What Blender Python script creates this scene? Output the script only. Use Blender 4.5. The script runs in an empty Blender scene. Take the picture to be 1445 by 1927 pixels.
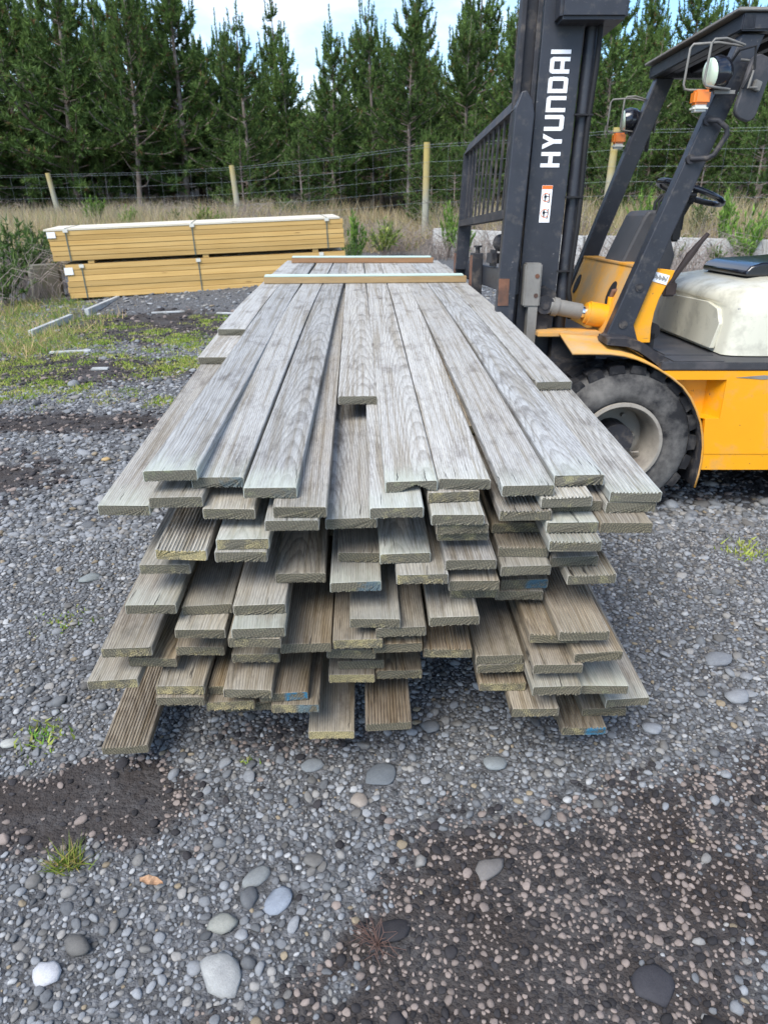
import bpy, bmesh, math, random
import numpy as np
from mathutils import Vector, Matrix, Euler
random.seed(7); rng = np.random.default_rng(11)
S = bpy.context.scene; COL = S.collection
R = math.radians

# ------------------------------------------------------------------ camera
cam = bpy.data.cameras.new('camera'); camo = bpy.data.objects.new('camera', cam); COL.objects.link(camo)
cam.sensor_fit = 'VERTICAL'; cam.sensor_height = 36; cam.sensor_width = 36; cam.lens = 1330/1927*36
cam.clip_start = .05; cam.clip_end = 2000
CAMH = 1.68
camo.location = (0, 0, CAMH)
camo.rotation_euler = Euler((R(90-25.0), 0, R(-1.88)), 'XYZ')
cam.dof.use_dof = True; cam.dof.focus_distance = 2.0; cam.dof.aperture_fstop = 7.0
S.camera = camo

# ------------------------------------------------------------------ world + sun
SUN_EL, SUN_ROT = R(52), R(215)
W = bpy.data.worlds.new('World'); S.world = W; W.use_nodes = True
wn = W.node_tree; wn.nodes.clear()
def WN(t, **k):
    n = wn.nodes.new(t)
    for a, b in k.items(): setattr(n, a, b)
    return n
sky = WN('ShaderNodeTexSky', sky_type='NISHITA', sun_disc=False, sun_elevation=SUN_EL, sun_rotation=SUN_ROT)
sky.altitude = 50; sky.air_density = 1.0; sky.dust_density = .6; sky.ozone_density = 1.2
tc = WN('ShaderNodeTexCoord'); mp = WN('ShaderNodeMapping'); mp.inputs['Scale'].default_value = (1, 1, 2.4)
mp.inputs['Location'].default_value = (.35, .0, .12)
nz = WN('ShaderNodeTexNoise'); nz.inputs['Scale'].default_value = 2.1; nz.inputs['Detail'].default_value = 9; nz.inputs['Roughness'].default_value = .56
cr = WN('ShaderNodeValToRGB'); cr.color_ramp.elements[0].position = .44; cr.color_ramp.elements[1].position = .66
nz2 = WN('ShaderNodeTexNoise'); nz2.inputs['Scale'].default_value = 4; nz2.inputs['Detail'].default_value = 6
cr2 = WN('ShaderNodeValToRGB'); cr2.color_ramp.elements[0].position = .3; cr2.color_ramp.elements[0].color = (4.2, 4.6, 5.4, 1); cr2.color_ramp.elements[1].position = .65; cr2.color_ramp.elements[1].color = (6.8, 6.9, 7.1, 1)
mx = WN('ShaderNodeMix', data_type='RGBA'); bg = WN('ShaderNodeBackground'); bg.inputs['Strength'].default_value = .115
wo = WN('ShaderNodeOutputWorld')
L = wn.links.new
L(tc.outputs['Generated'], mp.inputs['Vector']); L(mp.outputs[0], nz.inputs['Vector']); L(mp.outputs[0], nz2.inputs['Vector'])
L(nz.outputs[0], cr.inputs[0]); L(nz2.outputs[0], cr2.inputs[0])
L(cr.outputs[0], mx.inputs['Factor']); tn = WN('ShaderNodeMix', data_type='RGBA', blend_type='MULTIPLY'); tn.inputs['Factor'].default_value = 1; tq = [i for i in tn.inputs if i.type == 'RGBA']; tq[1].default_value = (.70, .90, 1.08, 1); L(sky.outputs[0], tq[0]); ax = [i for i in mx.inputs if i.type == 'RGBA']; L([o for o in tn.outputs if o.type == 'RGBA'][0], ax[0]); L(cr2.outputs[0], ax[1])
L([o for o in mx.outputs if o.type == 'RGBA'][0], bg.inputs['Color']); L(bg.outputs[0], wo.inputs['Surface'])
sl = bpy.data.lights.new('sun', 'SUN'); sl.energy = 2.1; sl.angle = R(34); sl.color = (1, .95, .88)
so = bpy.data.objects.new('sun', sl); COL.objects.link(so)
sd = Vector((math.sin(SUN_ROT)*math.cos(SUN_EL), math.cos(SUN_ROT)*math.cos(SUN_EL), math.sin(SUN_EL)))
so.rotation_euler = sd.to_track_quat('Z', 'Y').to_euler(); so.location = (0, 0, 20)
S.view_settings.view_transform = 'Standard'; S.view_settings.look = 'None'; S.view_settings.gamma = 1
S.view_settings.exposure = 1.27
try: S.view_settings.use_curve_mapping = False
except Exception: pass
S.render.engine = 'CYCLES'
S.cycles.max_bounces = 6; S.cycles.diffuse_bounces = 3; S.cycles.glossy_bounces = 2; S.cycles.transmission_bounces = 2

# ------------------------------------------------------------------ material helper
class M:
    def __init__(s, name, rough=.8, spec=.3, metal=0.0):
        s.m = bpy.data.materials.new(name); s.m.use_nodes = True; s.t = s.m.node_tree
        s.b = s.t.nodes['Principled BSDF']; s.b.inputs['Roughness'].default_value = rough
        s.b.inputs['Specular IOR Level'].default_value = spec; s.b.inputs['Metallic'].default_value = metal
        s._c = None
    def n(s, t, **k):
        n = s.t.nodes.new('ShaderNode'+t)
        for a, b in k.items():
            if a[0] == '_': n.inputs[a[1:].replace('_', ' ')].default_value = b
            else: setattr(n, a, b)
        return n
    def l(s, a, b): s.t.links.new(a, b); return b
    def obj(s, scale=(1, 1, 1), rnd=0.0):
        c = s.n('TexCoord'); o = c.outputs['Object']
        if rnd:
            i = s.n('ObjectInfo'); m = s.n('VectorMath', operation='SCALE'); s.l(s.comb(i.outputs['Random'], s.math('MULTIPLY', i.outputs['Random'], 7.3), s.math('MULTIPLY', i.outputs['Random'], 3.1)), m.inputs[0]); m.inputs['Scale'].default_value = rnd
            a = s.n('VectorMath', operation='ADD'); s.l(o, a.inputs[0]); s.l(m.outputs[0], a.inputs[1]); o = a.outputs[0]
        if scale != (1, 1, 1): o = s.vmul(o, scale)
        return o
    def vmul(s, v, k):
        m = s.n('VectorMath', operation='MULTIPLY'); s.l(v, m.inputs[0]); m.inputs[1].default_value = k; return m.outputs[0]
    def math(s, op, a, b=None, clamp=False):
        m = s.n('Math', operation=op, use_clamp=clamp)
        for i, v in enumerate((a, b)):
            if v is None: continue
            if isinstance(v, (int, float)): m.inputs[i].default_value = v
            else: s.l(v, m.inputs[i])
        return m.outputs[0]
    def comb(s, x, y, z):
        c = s.n('CombineXYZ')
        for i, v in enumerate((x, y, z)):
            if isinstance(v, (int, float)): c.inputs[i].default_value = v
            else: s.l(v, c.inputs[i])
        return c.outputs[0]
    def sep(s, v):
        c = s.n('SeparateXYZ'); s.l(v, c.inputs[0]); return c.outputs
    def noise(s, v, scale, detail=4, rough=.5):
        n = s.n('TexNoise'); n.inputs['Scale'].default_value = scale; n.inputs['Detail'].default_value = detail; n.inputs['Roughness'].default_value = rough
        s.l(v, n.inputs['Vector']); return n.outputs[0]
    def vor(s, v, scale, out='Distance', feature='F1'):
        n = s.n('TexVoronoi', feature=feature); n.inputs['Scale'].default_value = scale; s.l(v, n.inputs['Vector']); return n.outputs[out]
    def ramp(s, f, *st):
        r = s.n('ValToRGB'); e = r.color_ramp.elements
        while len(e) < len(st): e.new(.5)
        for x, (p, c) in zip(e, st):
            x.position = p; x.color = (c, c, c, 1) if isinstance(c, (int, float)) else tuple(c)+(1,)
        s.l(f, r.inputs[0]); return r.outputs[0]
    def mix(s, f, a, b, blend='MIX'):
        m = s.n('Mix', data_type='RGBA', blend_type=blend)
        for k, v in (('Factor', f), ('A', a), ('B', b)):
            p = m.inputs[k] if k == 'Factor' else [i for i in m.inputs if i.name == k and i.type == 'RGBA'][0]
            if isinstance(v, (int, float)): p.default_value = v if k == 'Factor' else (v, v, v, 1)
            elif isinstance(v, tuple): p.default_value = v+(1,)
            else: s.l(v, p)
        return m.outputs['Result'] if False else [o for o in m.outputs if o.type == 'RGBA'][0]
    def col(s, c):
        if isinstance(c, tuple): s.b.inputs['Base Color'].default_value = c+(1,)
        else: s.l(c, s.b.inputs['Base Color'])
        return s
    def rough(s, r): s.l(r, s.b.inputs['Roughness']); return s
    def bump(s, h, strength=.5, dist=.01):
        n = s.n('Bump'); n.inputs['Strength'].default_value = strength; n.inputs['Distance'].default_value = dist
        s.l(h, n.inputs['Height']); s.l(n.outputs[0], s.b.inputs['Normal']); return s

def plain(name, c, rough=.6, var=.25, scale=6, dirt=None, dirt_amt=.5, metal=0, bump=.0, spec=.35, dscale=5, chips=None):
    m = M(name, rough, spec, metal); o = m.obj(rnd=3)
    f = m.noise(o, scale, 6, .6)
    a = tuple(x*(1-var) for x in c); b = tuple(min(1, x*(1+var)) for x in c)
    cc = m.mix(m.ramp(f, (.3, 0.), (.7, 1.)), a, b)
    if dirt:
        d = m.ramp(m.noise(o, dscale, 8, .65), (.62-dirt_amt*.3, 0.), (.8-dirt_amt*.2, 1.))
        cc = m.mix(d, cc, dirt); m.rough(m.math('ADD', m.math('MULTIPLY', d, .3), rough, True))
    if chips:
        k1 = m.ramp(m.noise(o, 34, 5, .7), (.665, 0.), (.69, 1.)); k2 = m.ramp(m.noise(m.vmul(o, (3, 40, 40)), 1.6, 4, .7), (.70, 0.), (.73, .7)); cc = m.mix(m.math('MAXIMUM', k1, k2), cc, chips)
    m.col(cc)
    if bump: m.bump(m.noise(o, scale*14, 4), bump, .004)
    return m.m

# ------------------------------------------------------------------ object helpers
def link(name, me, mat=None, parent=None, loc=None):
    o = bpy.data.objects.new(name, me); COL.objects.link(o)
    if mat is not None and not me.materials:
        for x in (mat if isinstance(mat, (list, tuple)) else [mat]): me.materials.append(x)
    if parent: o.parent = parent
    if loc is not None: o.location = loc
    return o
def mesh(name, v, f, mats=None, smooth=False, mi=None):
    me = bpy.data.meshes.new(name); me.from_pydata([tuple(x) for x in v], [], f)
    if mi is not None: me.polygons.foreach_set('material_index', mi)
    if smooth: me.polygons.foreach_set('use_smooth', [True]*len(me.polygons))
    if mats:
        for x in (mats if isinstance(mats, (list, tuple)) else [mats]): me.materials.append(x)
    me.update(); return me
def np_mesh(name, V, F, mat=None, attr=None, smooth=False):
    """V (n,3), F (m,k) arrays"""
    me = bpy.data.meshes.new(name); V = np.asarray(V, np.float32); F = np.asarray(F, np.int32); k = F.shape[1]
    me.vertices.add(len(V)); me.vertices.foreach_set('co', V.ravel())
    me.loops.add(F.size); me.loops.foreach_set('vertex_index', F.ravel())
    me.polygons.add(len(F)); me.polygons.foreach_set('loop_start', np.arange(0, F.size, k, dtype=np.int32)); me.polygons.foreach_set('loop_total', np.full(len(F), k, np.int32))
    if smooth: me.polygons.foreach_set('use_smooth', np.ones(len(F), bool))
    if attr is not None:
        a = me.color_attributes.new('tint', 'FLOAT_COLOR', 'POINT'); c = np.ones((len(V), 4), np.float32); c[:, :3] = attr; a.data.foreach_set('color', c.ravel())
    if mat: me.materials.append(mat)
    me.update(calc_edges=True); return me
def tag(o, label=None, cat=None, group=None, kind=None):
    if label: o['label'] = label
    if cat: o['category'] = cat
    if group: o['group'] = group
    if kind: o['kind'] = kind
    return o
def empty(name, loc=(0, 0, 0), rz=0, **k):
    o = bpy.data.objects.new(name, None); COL.objects.link(o); o.location = loc; o.rotation_euler = (0, 0, rz); o.empty_display_size = .1
    return tag(o, **k)

class B:
    """collects shapes in one bmesh"""
    def __init__(s): s.bm = bmesh.new()
    def box(s, lo, hi, bev=0, mat=None):
        c = [(a+b)/2 for a, b in zip(lo, hi)]; d = [abs(b-a) for a, b in zip(lo, hi)]
        T = Matrix.Translation(c) @ Matrix.Diagonal((*d, 1))
        if mat is not None: T = mat @ T
        r = bmesh.ops.create_cube(s.bm, size=1, matrix=T)
        if bev:
            e = {e for v in r['verts'] for e in v.link_edges}
            bmesh.ops.bevel(s.bm, geom=list(e), offset=bev, segments=2, affect='EDGES', clamp_overlap=True)
        return s
    def cyl(s, p0, p1, r0, r1=None, seg=16, caps=True):
        p0 = Vector(p0); p1 = Vector(p1); d = p1-p0; r1 = r0 if r1 is None else r1
        T = Matrix.Translation((p0+p1)/2) @ d.to_track_quat('Z', 'Y').to_matrix().to_4x4()
        bmesh.ops.create_cone(s.bm, cap_ends=caps, segments=seg, radius1=r0, radius2=r1, depth=d.length, matrix=T); return s
    def tube(s, pts, r, seg=8, close=False, caps=True):
        P = [Vector(p) for p in pts]; n = len(P); rings = []; up = None
        for i in range(n):
            a = P[i-1] if (i > 0 or close) else P[i]; b = P[(i+1) % n] if (i < n-1 or close) else P[i]
            t = (b-a).normalized()
            if up is None: up = t.orthogonal().normalized()
            else: up = (up - t*up.dot(t)).normalized()
            w = t.cross(up); rr = r[i] if isinstance(r, (list, tuple)) else r
            rings.append([s.bm.verts.new(P[i] + (up*math.cos(2*math.pi*k/seg) + w*math.sin(2*math.pi*k/seg))*rr) for k in range(seg)])
        for i in range(n if close else n-1):
            A, C = rings[i], rings[(i+1) % n]
            for k in range(seg): s.bm.faces.new((A[k], A[(k+1) % seg], C[(k+1) % seg], C[k]))
        if caps and not close:
            s.bm.faces.new(rings[0][::-1]); s.bm.faces.new(rings[-1])
        return s
    def prism(s, pts2, y0, y1, axis='y', mat=None):
        """extrude polygon (a,b) along an axis: y -> (a,y,b); x -> (x,a,b); z -> (a,b,z)"""
        f = {'y': lambda a, b, t: (a, t, b), 'x': lambda a, b, t: (t, a, b), 'z': lambda a, b, t: (a, b, t)}[axis]
        A = [s.bm.verts.new(f(a, b, y0)) for a, b in pts2]; C = [s.bm.verts.new(f(a, b, y1)) for a, b in pts2]
        if mat is not None:
            for v in A+C: v.co = mat @ v.co
        n = len(A); s.bm.faces.new(A[::-1]); s.bm.faces.new(C)
        for i in range(n): s.bm.faces.new((A[i], A[(i+1) % n], C[(i+1) % n], C[i]))
        return s
    def sphere(s, c, r, sc=(1, 1, 1), seg=16):
        bmesh.ops.create_uvsphere(s.bm, u_segments=seg, v_segments=seg//2+2, radius=r, matrix=Matrix.Translation(c) @ Matrix.Diagonal((*sc, 1))); return s
    def lathe(s, prof, c, axis='y', seg=40):
        """prof: (radius, along)"""
        rings = []
        for r, a in prof:
            ring = []
            for k in range(seg):
                t = 2*math.pi*k/seg; u, w = r*math.cos(t), r*math.sin(t)
                p = (c[0]+u, c[1]+a, c[2]+w) if axis == 'y' else ((c[0]+u, c[1]+w, c[2]+a) if axis == 'z' else (c[0]+a, c[1]+u, c[2]+w))
                ring.append(s.bm.verts.new(p))
            rings.append(ring)
        for A, C in zip(rings, rings[1:]):
            for k in range(seg): s.bm.faces.new((A[k], A[(k+1) % seg], C[(k+1) % seg], C[k]))
        return s
    def make(s, name, mat=None, parent=None, smooth=None, off=None, bevel=0):
        bmesh.ops.recalc_face_normals(s.bm, faces=s.bm.faces)
        if off is not None: bmesh.ops.translate(s.bm, verts=s.bm.verts, vec=[-x for x in off])
        me = bpy.data.meshes.new(name); s.bm.to_mesh(me); s.bm.free()
        if smooth is not None:
            me.polygons.foreach_set('use_smooth', [True]*len(me.polygons))
            try: me.set_sharp_from_angle(angle=R(smooth))
            except Exception: pass
        o = link(name, me, mat, parent)
        if bevel:
            bv = o.modifiers.new('edge', 'BEVEL'); bv.width = bevel; bv.segments = 2; bv.limit_method = 'ANGLE'; bv.angle_limit = R(40)
        return o

# ------------------------------------------------------------------ terrain
WX = [-60, -14, -7.5, -5.2, -2.5, 0, 1.9, 5.0, 8.4, 14, 60]; WY = [9, 9.5, 12.0, 16.0, 17.5, 19.6, 19.5, 16.6, 15.07, 12.6, -8]
def sstep(a, b, x): t = np.clip((x-a)/(b-a), 0, 1); return t*t*(3-2*t)
def vnoise(x, y, s, seed=0):
    x = np.asarray(x)*s+seed*17.3; y = np.asarray(y)*s-seed*9.1
    return (np.sin(x*1.7+1.3*np.sin(y*1.1))+np.sin(y*2.1+1.7*np.sin(x*.9+2))+np.sin((x+y)*1.3+.5*np.sin(x*2.3))+.5*np.sin(x*4.1-y*3.3))/3.5
def terrain(x, y):
    x = np.asarray(x, float); y = np.asarray(y, float)
    d = y-np.interp(x, WX, WY); wall = sstep(1.3, 2.2, x)
    top = np.interp(x, [-12, -4, 2, 6, 12], [.32, .5, .72, .92, 1.0])
    step = .5*wall*sstep(0, .22, d)
    h = step+(top-.5*wall)*sstep(0, 6.5, d)
    h = h+np.clip(y-24, 0, 400)*.03+6.5*sstep(48, 75, y)+sstep(.4, 2, d)*.06*vnoise(x, y, .9, 3)  # rise behind the wood is added to block low sky between trunks
    h = h+.055*np.clip(x+4.6, 0, 4.6)*sstep(10.4, 11.7, y)*(1-sstep(13, 15.5, y))*(1-sstep(.2, 2.2, x))*(1-sstep(.3, 1.5, d))
    return h+.012*vnoise(x, y, .8, 1)*sstep(2.5, 6, y)
def soil(x, y):
    """dark bare-soil patches in the gravel yard, plus painted shade under the forklift, 0..1"""
    def el(cx, cy, a, b): return 1-sstep(.45, 1.35, np.hypot((x-cx)/a, (y-cy)/b)+.30*vnoise(x, y, 7, 2)+.20*vnoise(x, y, 19, 5)+.12*vnoise(x, y, 47, 7))
    m = el(-.93, 1.56, .52, .19)
    m = np.maximum(m, el(.33, 1.06, .42, .26)); m = np.maximum(m, .75*el(.62, 1.25, .75, .33)); m = np.maximum(m, .6*el(1.15, 1.5, .45, .25))
    m = np.maximum(m, el(.25, .80, .8, .25)); m = np.maximum(m, .45*el(1.0, .95, .5, .3)); m = np.maximum(m, .45*el(-.25, 1.83, .35, .12))
    m = np.maximum(m, el(-2.45, 4.1, .55, .45)); m = np.maximum(m, .8*el(-2.3, 5.3, 1.3, .28)); m = np.maximum(m, .9*el(-3.1, 7.0, 1.6, .7))
    m = np.maximum(m, .9*el(-2.6, 9.4, 1.7, 1.3)); m = np.maximum(m, .7*el(3.0, 4.3, 1.5, .8))  # last ellipse paints the shade beneath the forklift into the ground colour
    return m
def axis(lo, hi, parts):
    a = []
    for x0, x1, st in parts: a += list(np.arange(x0, x1-1e-6, st))
    return np.array([lo]+a+[hi])
gx = axis(-1500, 1500, [(-400, -60, 60), (-60, -16, 4), (-16, -3, .3), (-3, 3, .06), (3, 16, .3), (16, 60, 4), (60, 400, 60)])
gy = axis(-60, 1500, [(-20, 0, 2), (0, .6, .2), (.6, 3.6, .06), (3.6, 24, .22), (24, 60, 2), (60, 400, 40)])
GX, GY = np.meshgrid(gx, gy); GZ = terrain(GX, GY)
nx, ny = len(gx), len(gy); idx = np.arange(nx*ny).reshape(ny, nx)
GF = np.stack([idx[:-1, :-1], idx[:-1, 1:], idx[1:, 1:], idx[1:, :-1]], -1).reshape(-1, 4)
dd = GY-np.interp(GX, WX, WY)
grs = sstep(-.3, 1.2, dd+.5*vnoise(GX, GY, 1.5, 4)); frs = sstep(24, 28, GY)
g = M('yard_ground', .95, .15); at = g.n('Attribute', attribute_name='tint')
sc_ = g.n('SeparateColor'); g.l(at.outputs['Color'], sc_.inputs[0]); zr, zg, zb = sc_.outputs[0], sc_.outputs[1], sc_.outputs[2]
o = g.obj()
v1 = g.vor(o, 42); vc = g.vor(o, 42, 'Color'); v2 = g.vor(o, 110); vc2 = g.vor(o, 110, 'Color'); n1 = g.noise(o, .9, 6, .6); n2 = g.noise(o, 260, 3); n3 = g.noise(o, 2.6, 8, .7)
st1 = g.mix(g.sep(vc)[0], (.07, .072, .078), (.25, .255, .265)); st1 = g.mix(g.ramp(v1, (.25, 0.), (.68, 1.)), st1, (.032, .031, .03))
st2 = g.mix(g.sep(vc2)[1], (.07, .07, .072), (.20, .203, .207)); grav = g.mix(.5, st1, st2)
dk = g.mix(n2, (.022, .018, .016), (.066, .054, .048)); dk = g.mix(g.ramp(n3, (.4, 0.), (.65, 1.)), dk, g.mix(.35, dk, st2))
c = g.mix(g.ramp(g.math('ADD', zr, g.math('MULTIPLY', g.math('SUBTRACT', n3, .5), .9)), (.28, 0.), (.62, 1.)), grav, dk)
dry = g.mix(g.ramp(g.noise(o, 5, 8, .7), (.35, 0.), (.65, 1.)), (.09, .07, .04), (.25, .19, .10)); c = g.mix(zg, c, dry)
c = g.mix(zb, c, g.mix(n3, (.012, .012, .008), (.05, .04, .025))); g.col(c)
hb = g.math('ADD', g.math('MULTIPLY', v1, -.6), g.math('ADD', g.math('MULTIPLY', v2, -.3), g.math('MULTIPLY', n2, .35))); g.bump(hb, .9, .015)
ground = link('gravel_ground', np_mesh('gravel_ground', np.stack([GX, GY, GZ], -1).reshape(-1, 3), GF, g.m, np.stack([soil(GX, GY), grs, frs], -1).reshape(-1, 3), True))
tag(ground, kind='structure')

# ------------------------------------------------------------------ stones
def stone_mat(name, inst):
    m = M(name, .8, .25); o = m.obj(rnd=5)
    if inst:
        a = m.n('Attribute', attribute_type='INSTANCER', attribute_name='col'); c = a.outputs['Color']
    else:
        a = m.n('ObjectInfo'); c = a.outputs['Color']
    f = m.noise(o, 1.6, 7, .7); f2 = m.noise(o, 12, 5, .7)
    c2 = m.mix(m.ramp(f, (.3, 0.), (.7, 1.)), c, m.mix(1.0, c, (.72, .72, .74), 'MULTIPLY'))
    c2 = m.mix(m.ramp(f2, (.42, 0.), (.75, .55)), c2, m.mix(1.0, c2, (.6, .6, .6), 'MULTIPLY'))
    m.col(c2); m.bump(f2, .25, .02); return m.m
SM_I, SM_O = stone_mat('pebble_stone', True), stone_mat('river_stone', False)
def stone_mesh(seed, flat, ang=0, sub=2):
    r = random.Random(seed); bm = bmesh.new(); bmesh.ops.create_icosphere(bm, subdivisions=sub, radius=1)
    ph = [(Vector((r.uniform(-1, 1), r.uniform(-1, 1), r.uniform(-1, 1))).normalized(), r.uniform(1.0, 2.6), r.uniform(0, 6), r.uniform(.05, .13)) for _ in range(6)]
    cuts = [(Vector((r.uniform(-1, 1), r.uniform(-1, 1), r.uniform(-.4, 1))).normalized(), r.uniform(.62, .85)) for _ in range(ang)]
    for v in bm.verts:
        n = v.co.normalized(); k = 1+sum(a*math.sin(n.dot(d)*f*2+p) for d, f, p, a in ph); p = n*k
        for d, h in cuts:
            e = p.dot(d)
            if e > h: p -= d*(e-h)*.85
        v.co = Vector((p.x, p.y, p.z*flat))
    me = bpy.data.meshes.new('stone'); bm.to_mesh(me); bm.free(); me.polygons.foreach_set('use_smooth', [True]*len(me.polygons)); return me
PROTO = [stone_mesh(i, random.uniform(.45, .75), (0, 1, 2, 3, 5, 7)[i % 6]) for i in range(14)]
pc = bpy.data.collections.new('pebble_kinds')
for i, me in enumerate(PROTO):
    p = bpy.data.objects.new('pebble_kind_%02d' % i, me.copy()); p.data.materials.append(SM_I); pc.objects.link(p)
    me.materials.append(SM_O)

# named big stones: x, y, half-length, half-width, height factor, angle, colour, mesh, label
BIG = [
 (.045, 1.655, .066, .050, .30, 20, (.15, .165, .175), 5, 'broad flat blue-grey slab stone on the gravel beneath the middle of the lumber'),
 (-.34, 1.045, .056, .037, .75, -40, (.36, .36, .34), 0, 'large pale grey oval stone with a dark spot near the bottom of the photo'),
 (.405, 1.69, .044, .034, .6, 10, (.24, .26, .26), 1, 'round grey stone with two dark wet patches right of the flat slab'),
 (1.33, 1.98, .055, .038, .6, 5, (.26, .27, .28), 7, 'pale rounded grey stone at the right edge beyond the lowest board ends'),
 (1.37, 2.20, .062, .042, .5, 15, (.22, .23, .24), 2, 'mottled oval stone lying right of the lumber below the front tyre'),
 (-.755, 1.065, .034, .030, .8, 60, (.52, .52, .53), 4, 'white chipped angular stone near the lower left corner'),
 (-1.28, 2.90, .050, .034, .7, 30, (.24, .26, .25), 6, 'grey rounded cobble left of the lumber stack on the gravel'),
 (.055, 1.145, .050, .034, .55, 20, (.045, .042, .044), 1, 'soil-dark oval stone beside the dead brown weed'),
 (.655, 1.0, .046, .042, .5, 80, (.052, .05, .055), 0, 'broad dark stone half sunk in the soil at lower right'),
 (-.225, 1.235, .045, .034, .6, 40, (.27, .30, .34), 3, 'bluish pointed stone among grey pebbles in the lower middle'),
 (-.36, 1.175, .036, .030, .7, 0, (.30, .30, .26), 2, 'sandy grey rounded stone below the bluish pointed stone'),
 (-.17, 1.70, .042, .030, .4, 10, (.20, .215, .22), 9, 'flat grey stone below the left bottom boards'),
 (-1.175, 1.83, .034, .026, .7, 20, (.42, .42, .38), 1, 'cream coloured stone by the left edge of the photo'),
 (.965, 1.83, .040, .030, .6, -20, (.29, .30, .31), 7, 'pale stone on the gravel just right of the blue-marked board end'),
 (-.30, 1.30, .050, .030, .7, 35, (.25, .26, .25), 10, 'angular grey stone streaked with pale quartz left of the bluish pointed stone'),
 (-.02, 1.555, .026, .024, .7, 0, (.33, .285, .24), 0, 'round tan stone below the flat slab'),
 (.33, 1.31, .052, .032, .7, 50, (.2, .185, .17), 11, 'brown oval stone with dark soil stains on the bare soil'),
 (-1.81, 4.43, .055, .04, .6, 10, (.03, .028, .027), 5, 'black clod-like stone on the gravel left of the stack'),
 (-1.70, 4.47, .030, .024, .8, 0, (.48, .34, .16), 2, 'small ochre yellow stone beside the black one'),
]
occ = np.zeros((710, 1336), bool)      # y .7..3.5, x -2.67..2.67, cell 6.667 mm
CELL = .004
def free(x, y, r, mark, tol=.8):
    i0, i1 = int((y-r*tol-.7)/CELL), int((y+r*tol-.7)/CELL)+1; j0, j1 = int((x-r*tol+2.67)/CELL), int((x+r*tol+2.67)/CELL)+1
    i0 = max(i0, 0); j0 = max(j0, 0)
    w = occ[i0:i1, j0:j1]
    if w.size == 0: return False
    if w.mean() > .20: return False
    if mark: w[:] = True
    return True
for k, (x, y, a, b, hf, an, c, mi, lab) in enumerate(BIG):
    o = link('river_stone', PROTO[mi]); o.location = (x, y, float(terrain(x, y))+b*hf*.22); o.scale = (a, b, b*hf*1.3); o.rotation_euler = (R(random.uniform(-6, 6)), R(random.uniform(-6, 6)), R(an)); o.color = (*c, 1)
    tag(o, lab, 'stone')
    if y < 3.4: free(x, y, (a+b)/2, True, .9)
pts = []
def stone_col(n, x, y):
    s = soil(x, y); u = rng.random(n); v = rng.uniform(.13, .33, n)*np.where(rng.random(n) < .2, .65, 1)
    c = np.stack([v*.97, v*1.0, v*1.02], -1); wm = rng.random(n)[:, None] < .25; c = np.where(wm, c*np.array([1.08, 1.0, .9]), c)
    c = np.where((u < .035)[:, None], rng.uniform(.32, .46, n)[:, None]*np.array([1, 1, .97]), c)
    c = np.where(((u > .035) & (u < .06))[:, None], rng.uniform(.8, 1.2, n)[:, None]*np.array([.27, .22, .15]), c)
    w = rng.random(n); z = s > rng.uniform(.15, .75, n)
    beige = rng.uniform(.75, 1.2, n)[:, None]*np.array([.265, .215, .185]); darkc = rng.uniform(.7, 1.5, n)[:, None]*np.array([.036, .033, .034])
    return np.where(z[:, None], np.where((w < np.where(P[:, 2] < .011, .62, .3))[:, None], beige, darkc), c)
for rlo, rhi, N in ((.022, .034, 90), (.015, .022, 800), (.0105, .015, 6800), (.0075, .0105, 29000), (.005, .0075, 90000), (.0030, .005, 130000)):
    Y = np.sqrt(.70**2+(3.45**2-.70**2)*rng.random(N)); X = rng.uniform(-1, 1, N)*np.minimum(2.6, .66*Y+1.0); r = rlo+(rhi-rlo)*rng.random(N)**1.4; s = soil(X, Y); uu = rng.random(N)
    for x, y, q, sv, u in zip(X, Y, r, s, uu):
        if sv > .8 and x < -.4 and u < .93: continue
        if u < sv*(.90 if rlo > .014 else .66 if rlo > .009 else .34 if rlo > .0045 else .2)*(1+.55*vnoise(x, y, 6, 8)): continue
        if abs(x) > 2.6 or not free(x, y, q, True, .70): continue
        pts.append((x, y, q))
near_n = len(pts)
P = np.array(pts)
N = 86000; Y = 3.3+6.2*rng.random(N)**1.25; X = rng.uniform(-1, 1, N)*(.70*Y+1.5); r = .007+.016*rng.random(N)**2.2+(rng.random(N) < .012)*rng.uniform(.012, .03, N)
k = (rng.random(N) > soil(X, Y)*.75); P = np.vstack([P, np.stack([X, Y, r], -1)[k]])
N = 7000; Y = 9.3+5*rng.random(N); X = rng.uniform(-1, 1, N)*(.62*Y); r = .012+.03*rng.random(N)**2.5; k = (rng.random(N) > .5*soil(X, Y)) & (Y < np.interp(X, WX, WY)-.4) & (X > -5); P = np.vstack([P, np.stack([X, Y, r], -1)[k]])
n = len(P); pcol = stone_col(n, P[:, 0], P[:, 1])
asp = rng.uniform(.55, 1.0, n); sca = np.stack([P[:, 2]*1.12, P[:, 2]*asp*1.12, P[:, 2]*rng.uniform(.75, 1.15, n)], -1)
rot = np.stack([rng.normal(0, .16, n), rng.normal(0, .16, n), rng.uniform(0, 6.28, n)], -1); kind = rng.integers(0, len(PROTO), n)
zz = terrain(P[:, 0], P[:, 1])+sca[:, 2]*.25*rng.uniform(.2, 1.3, n)
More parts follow.
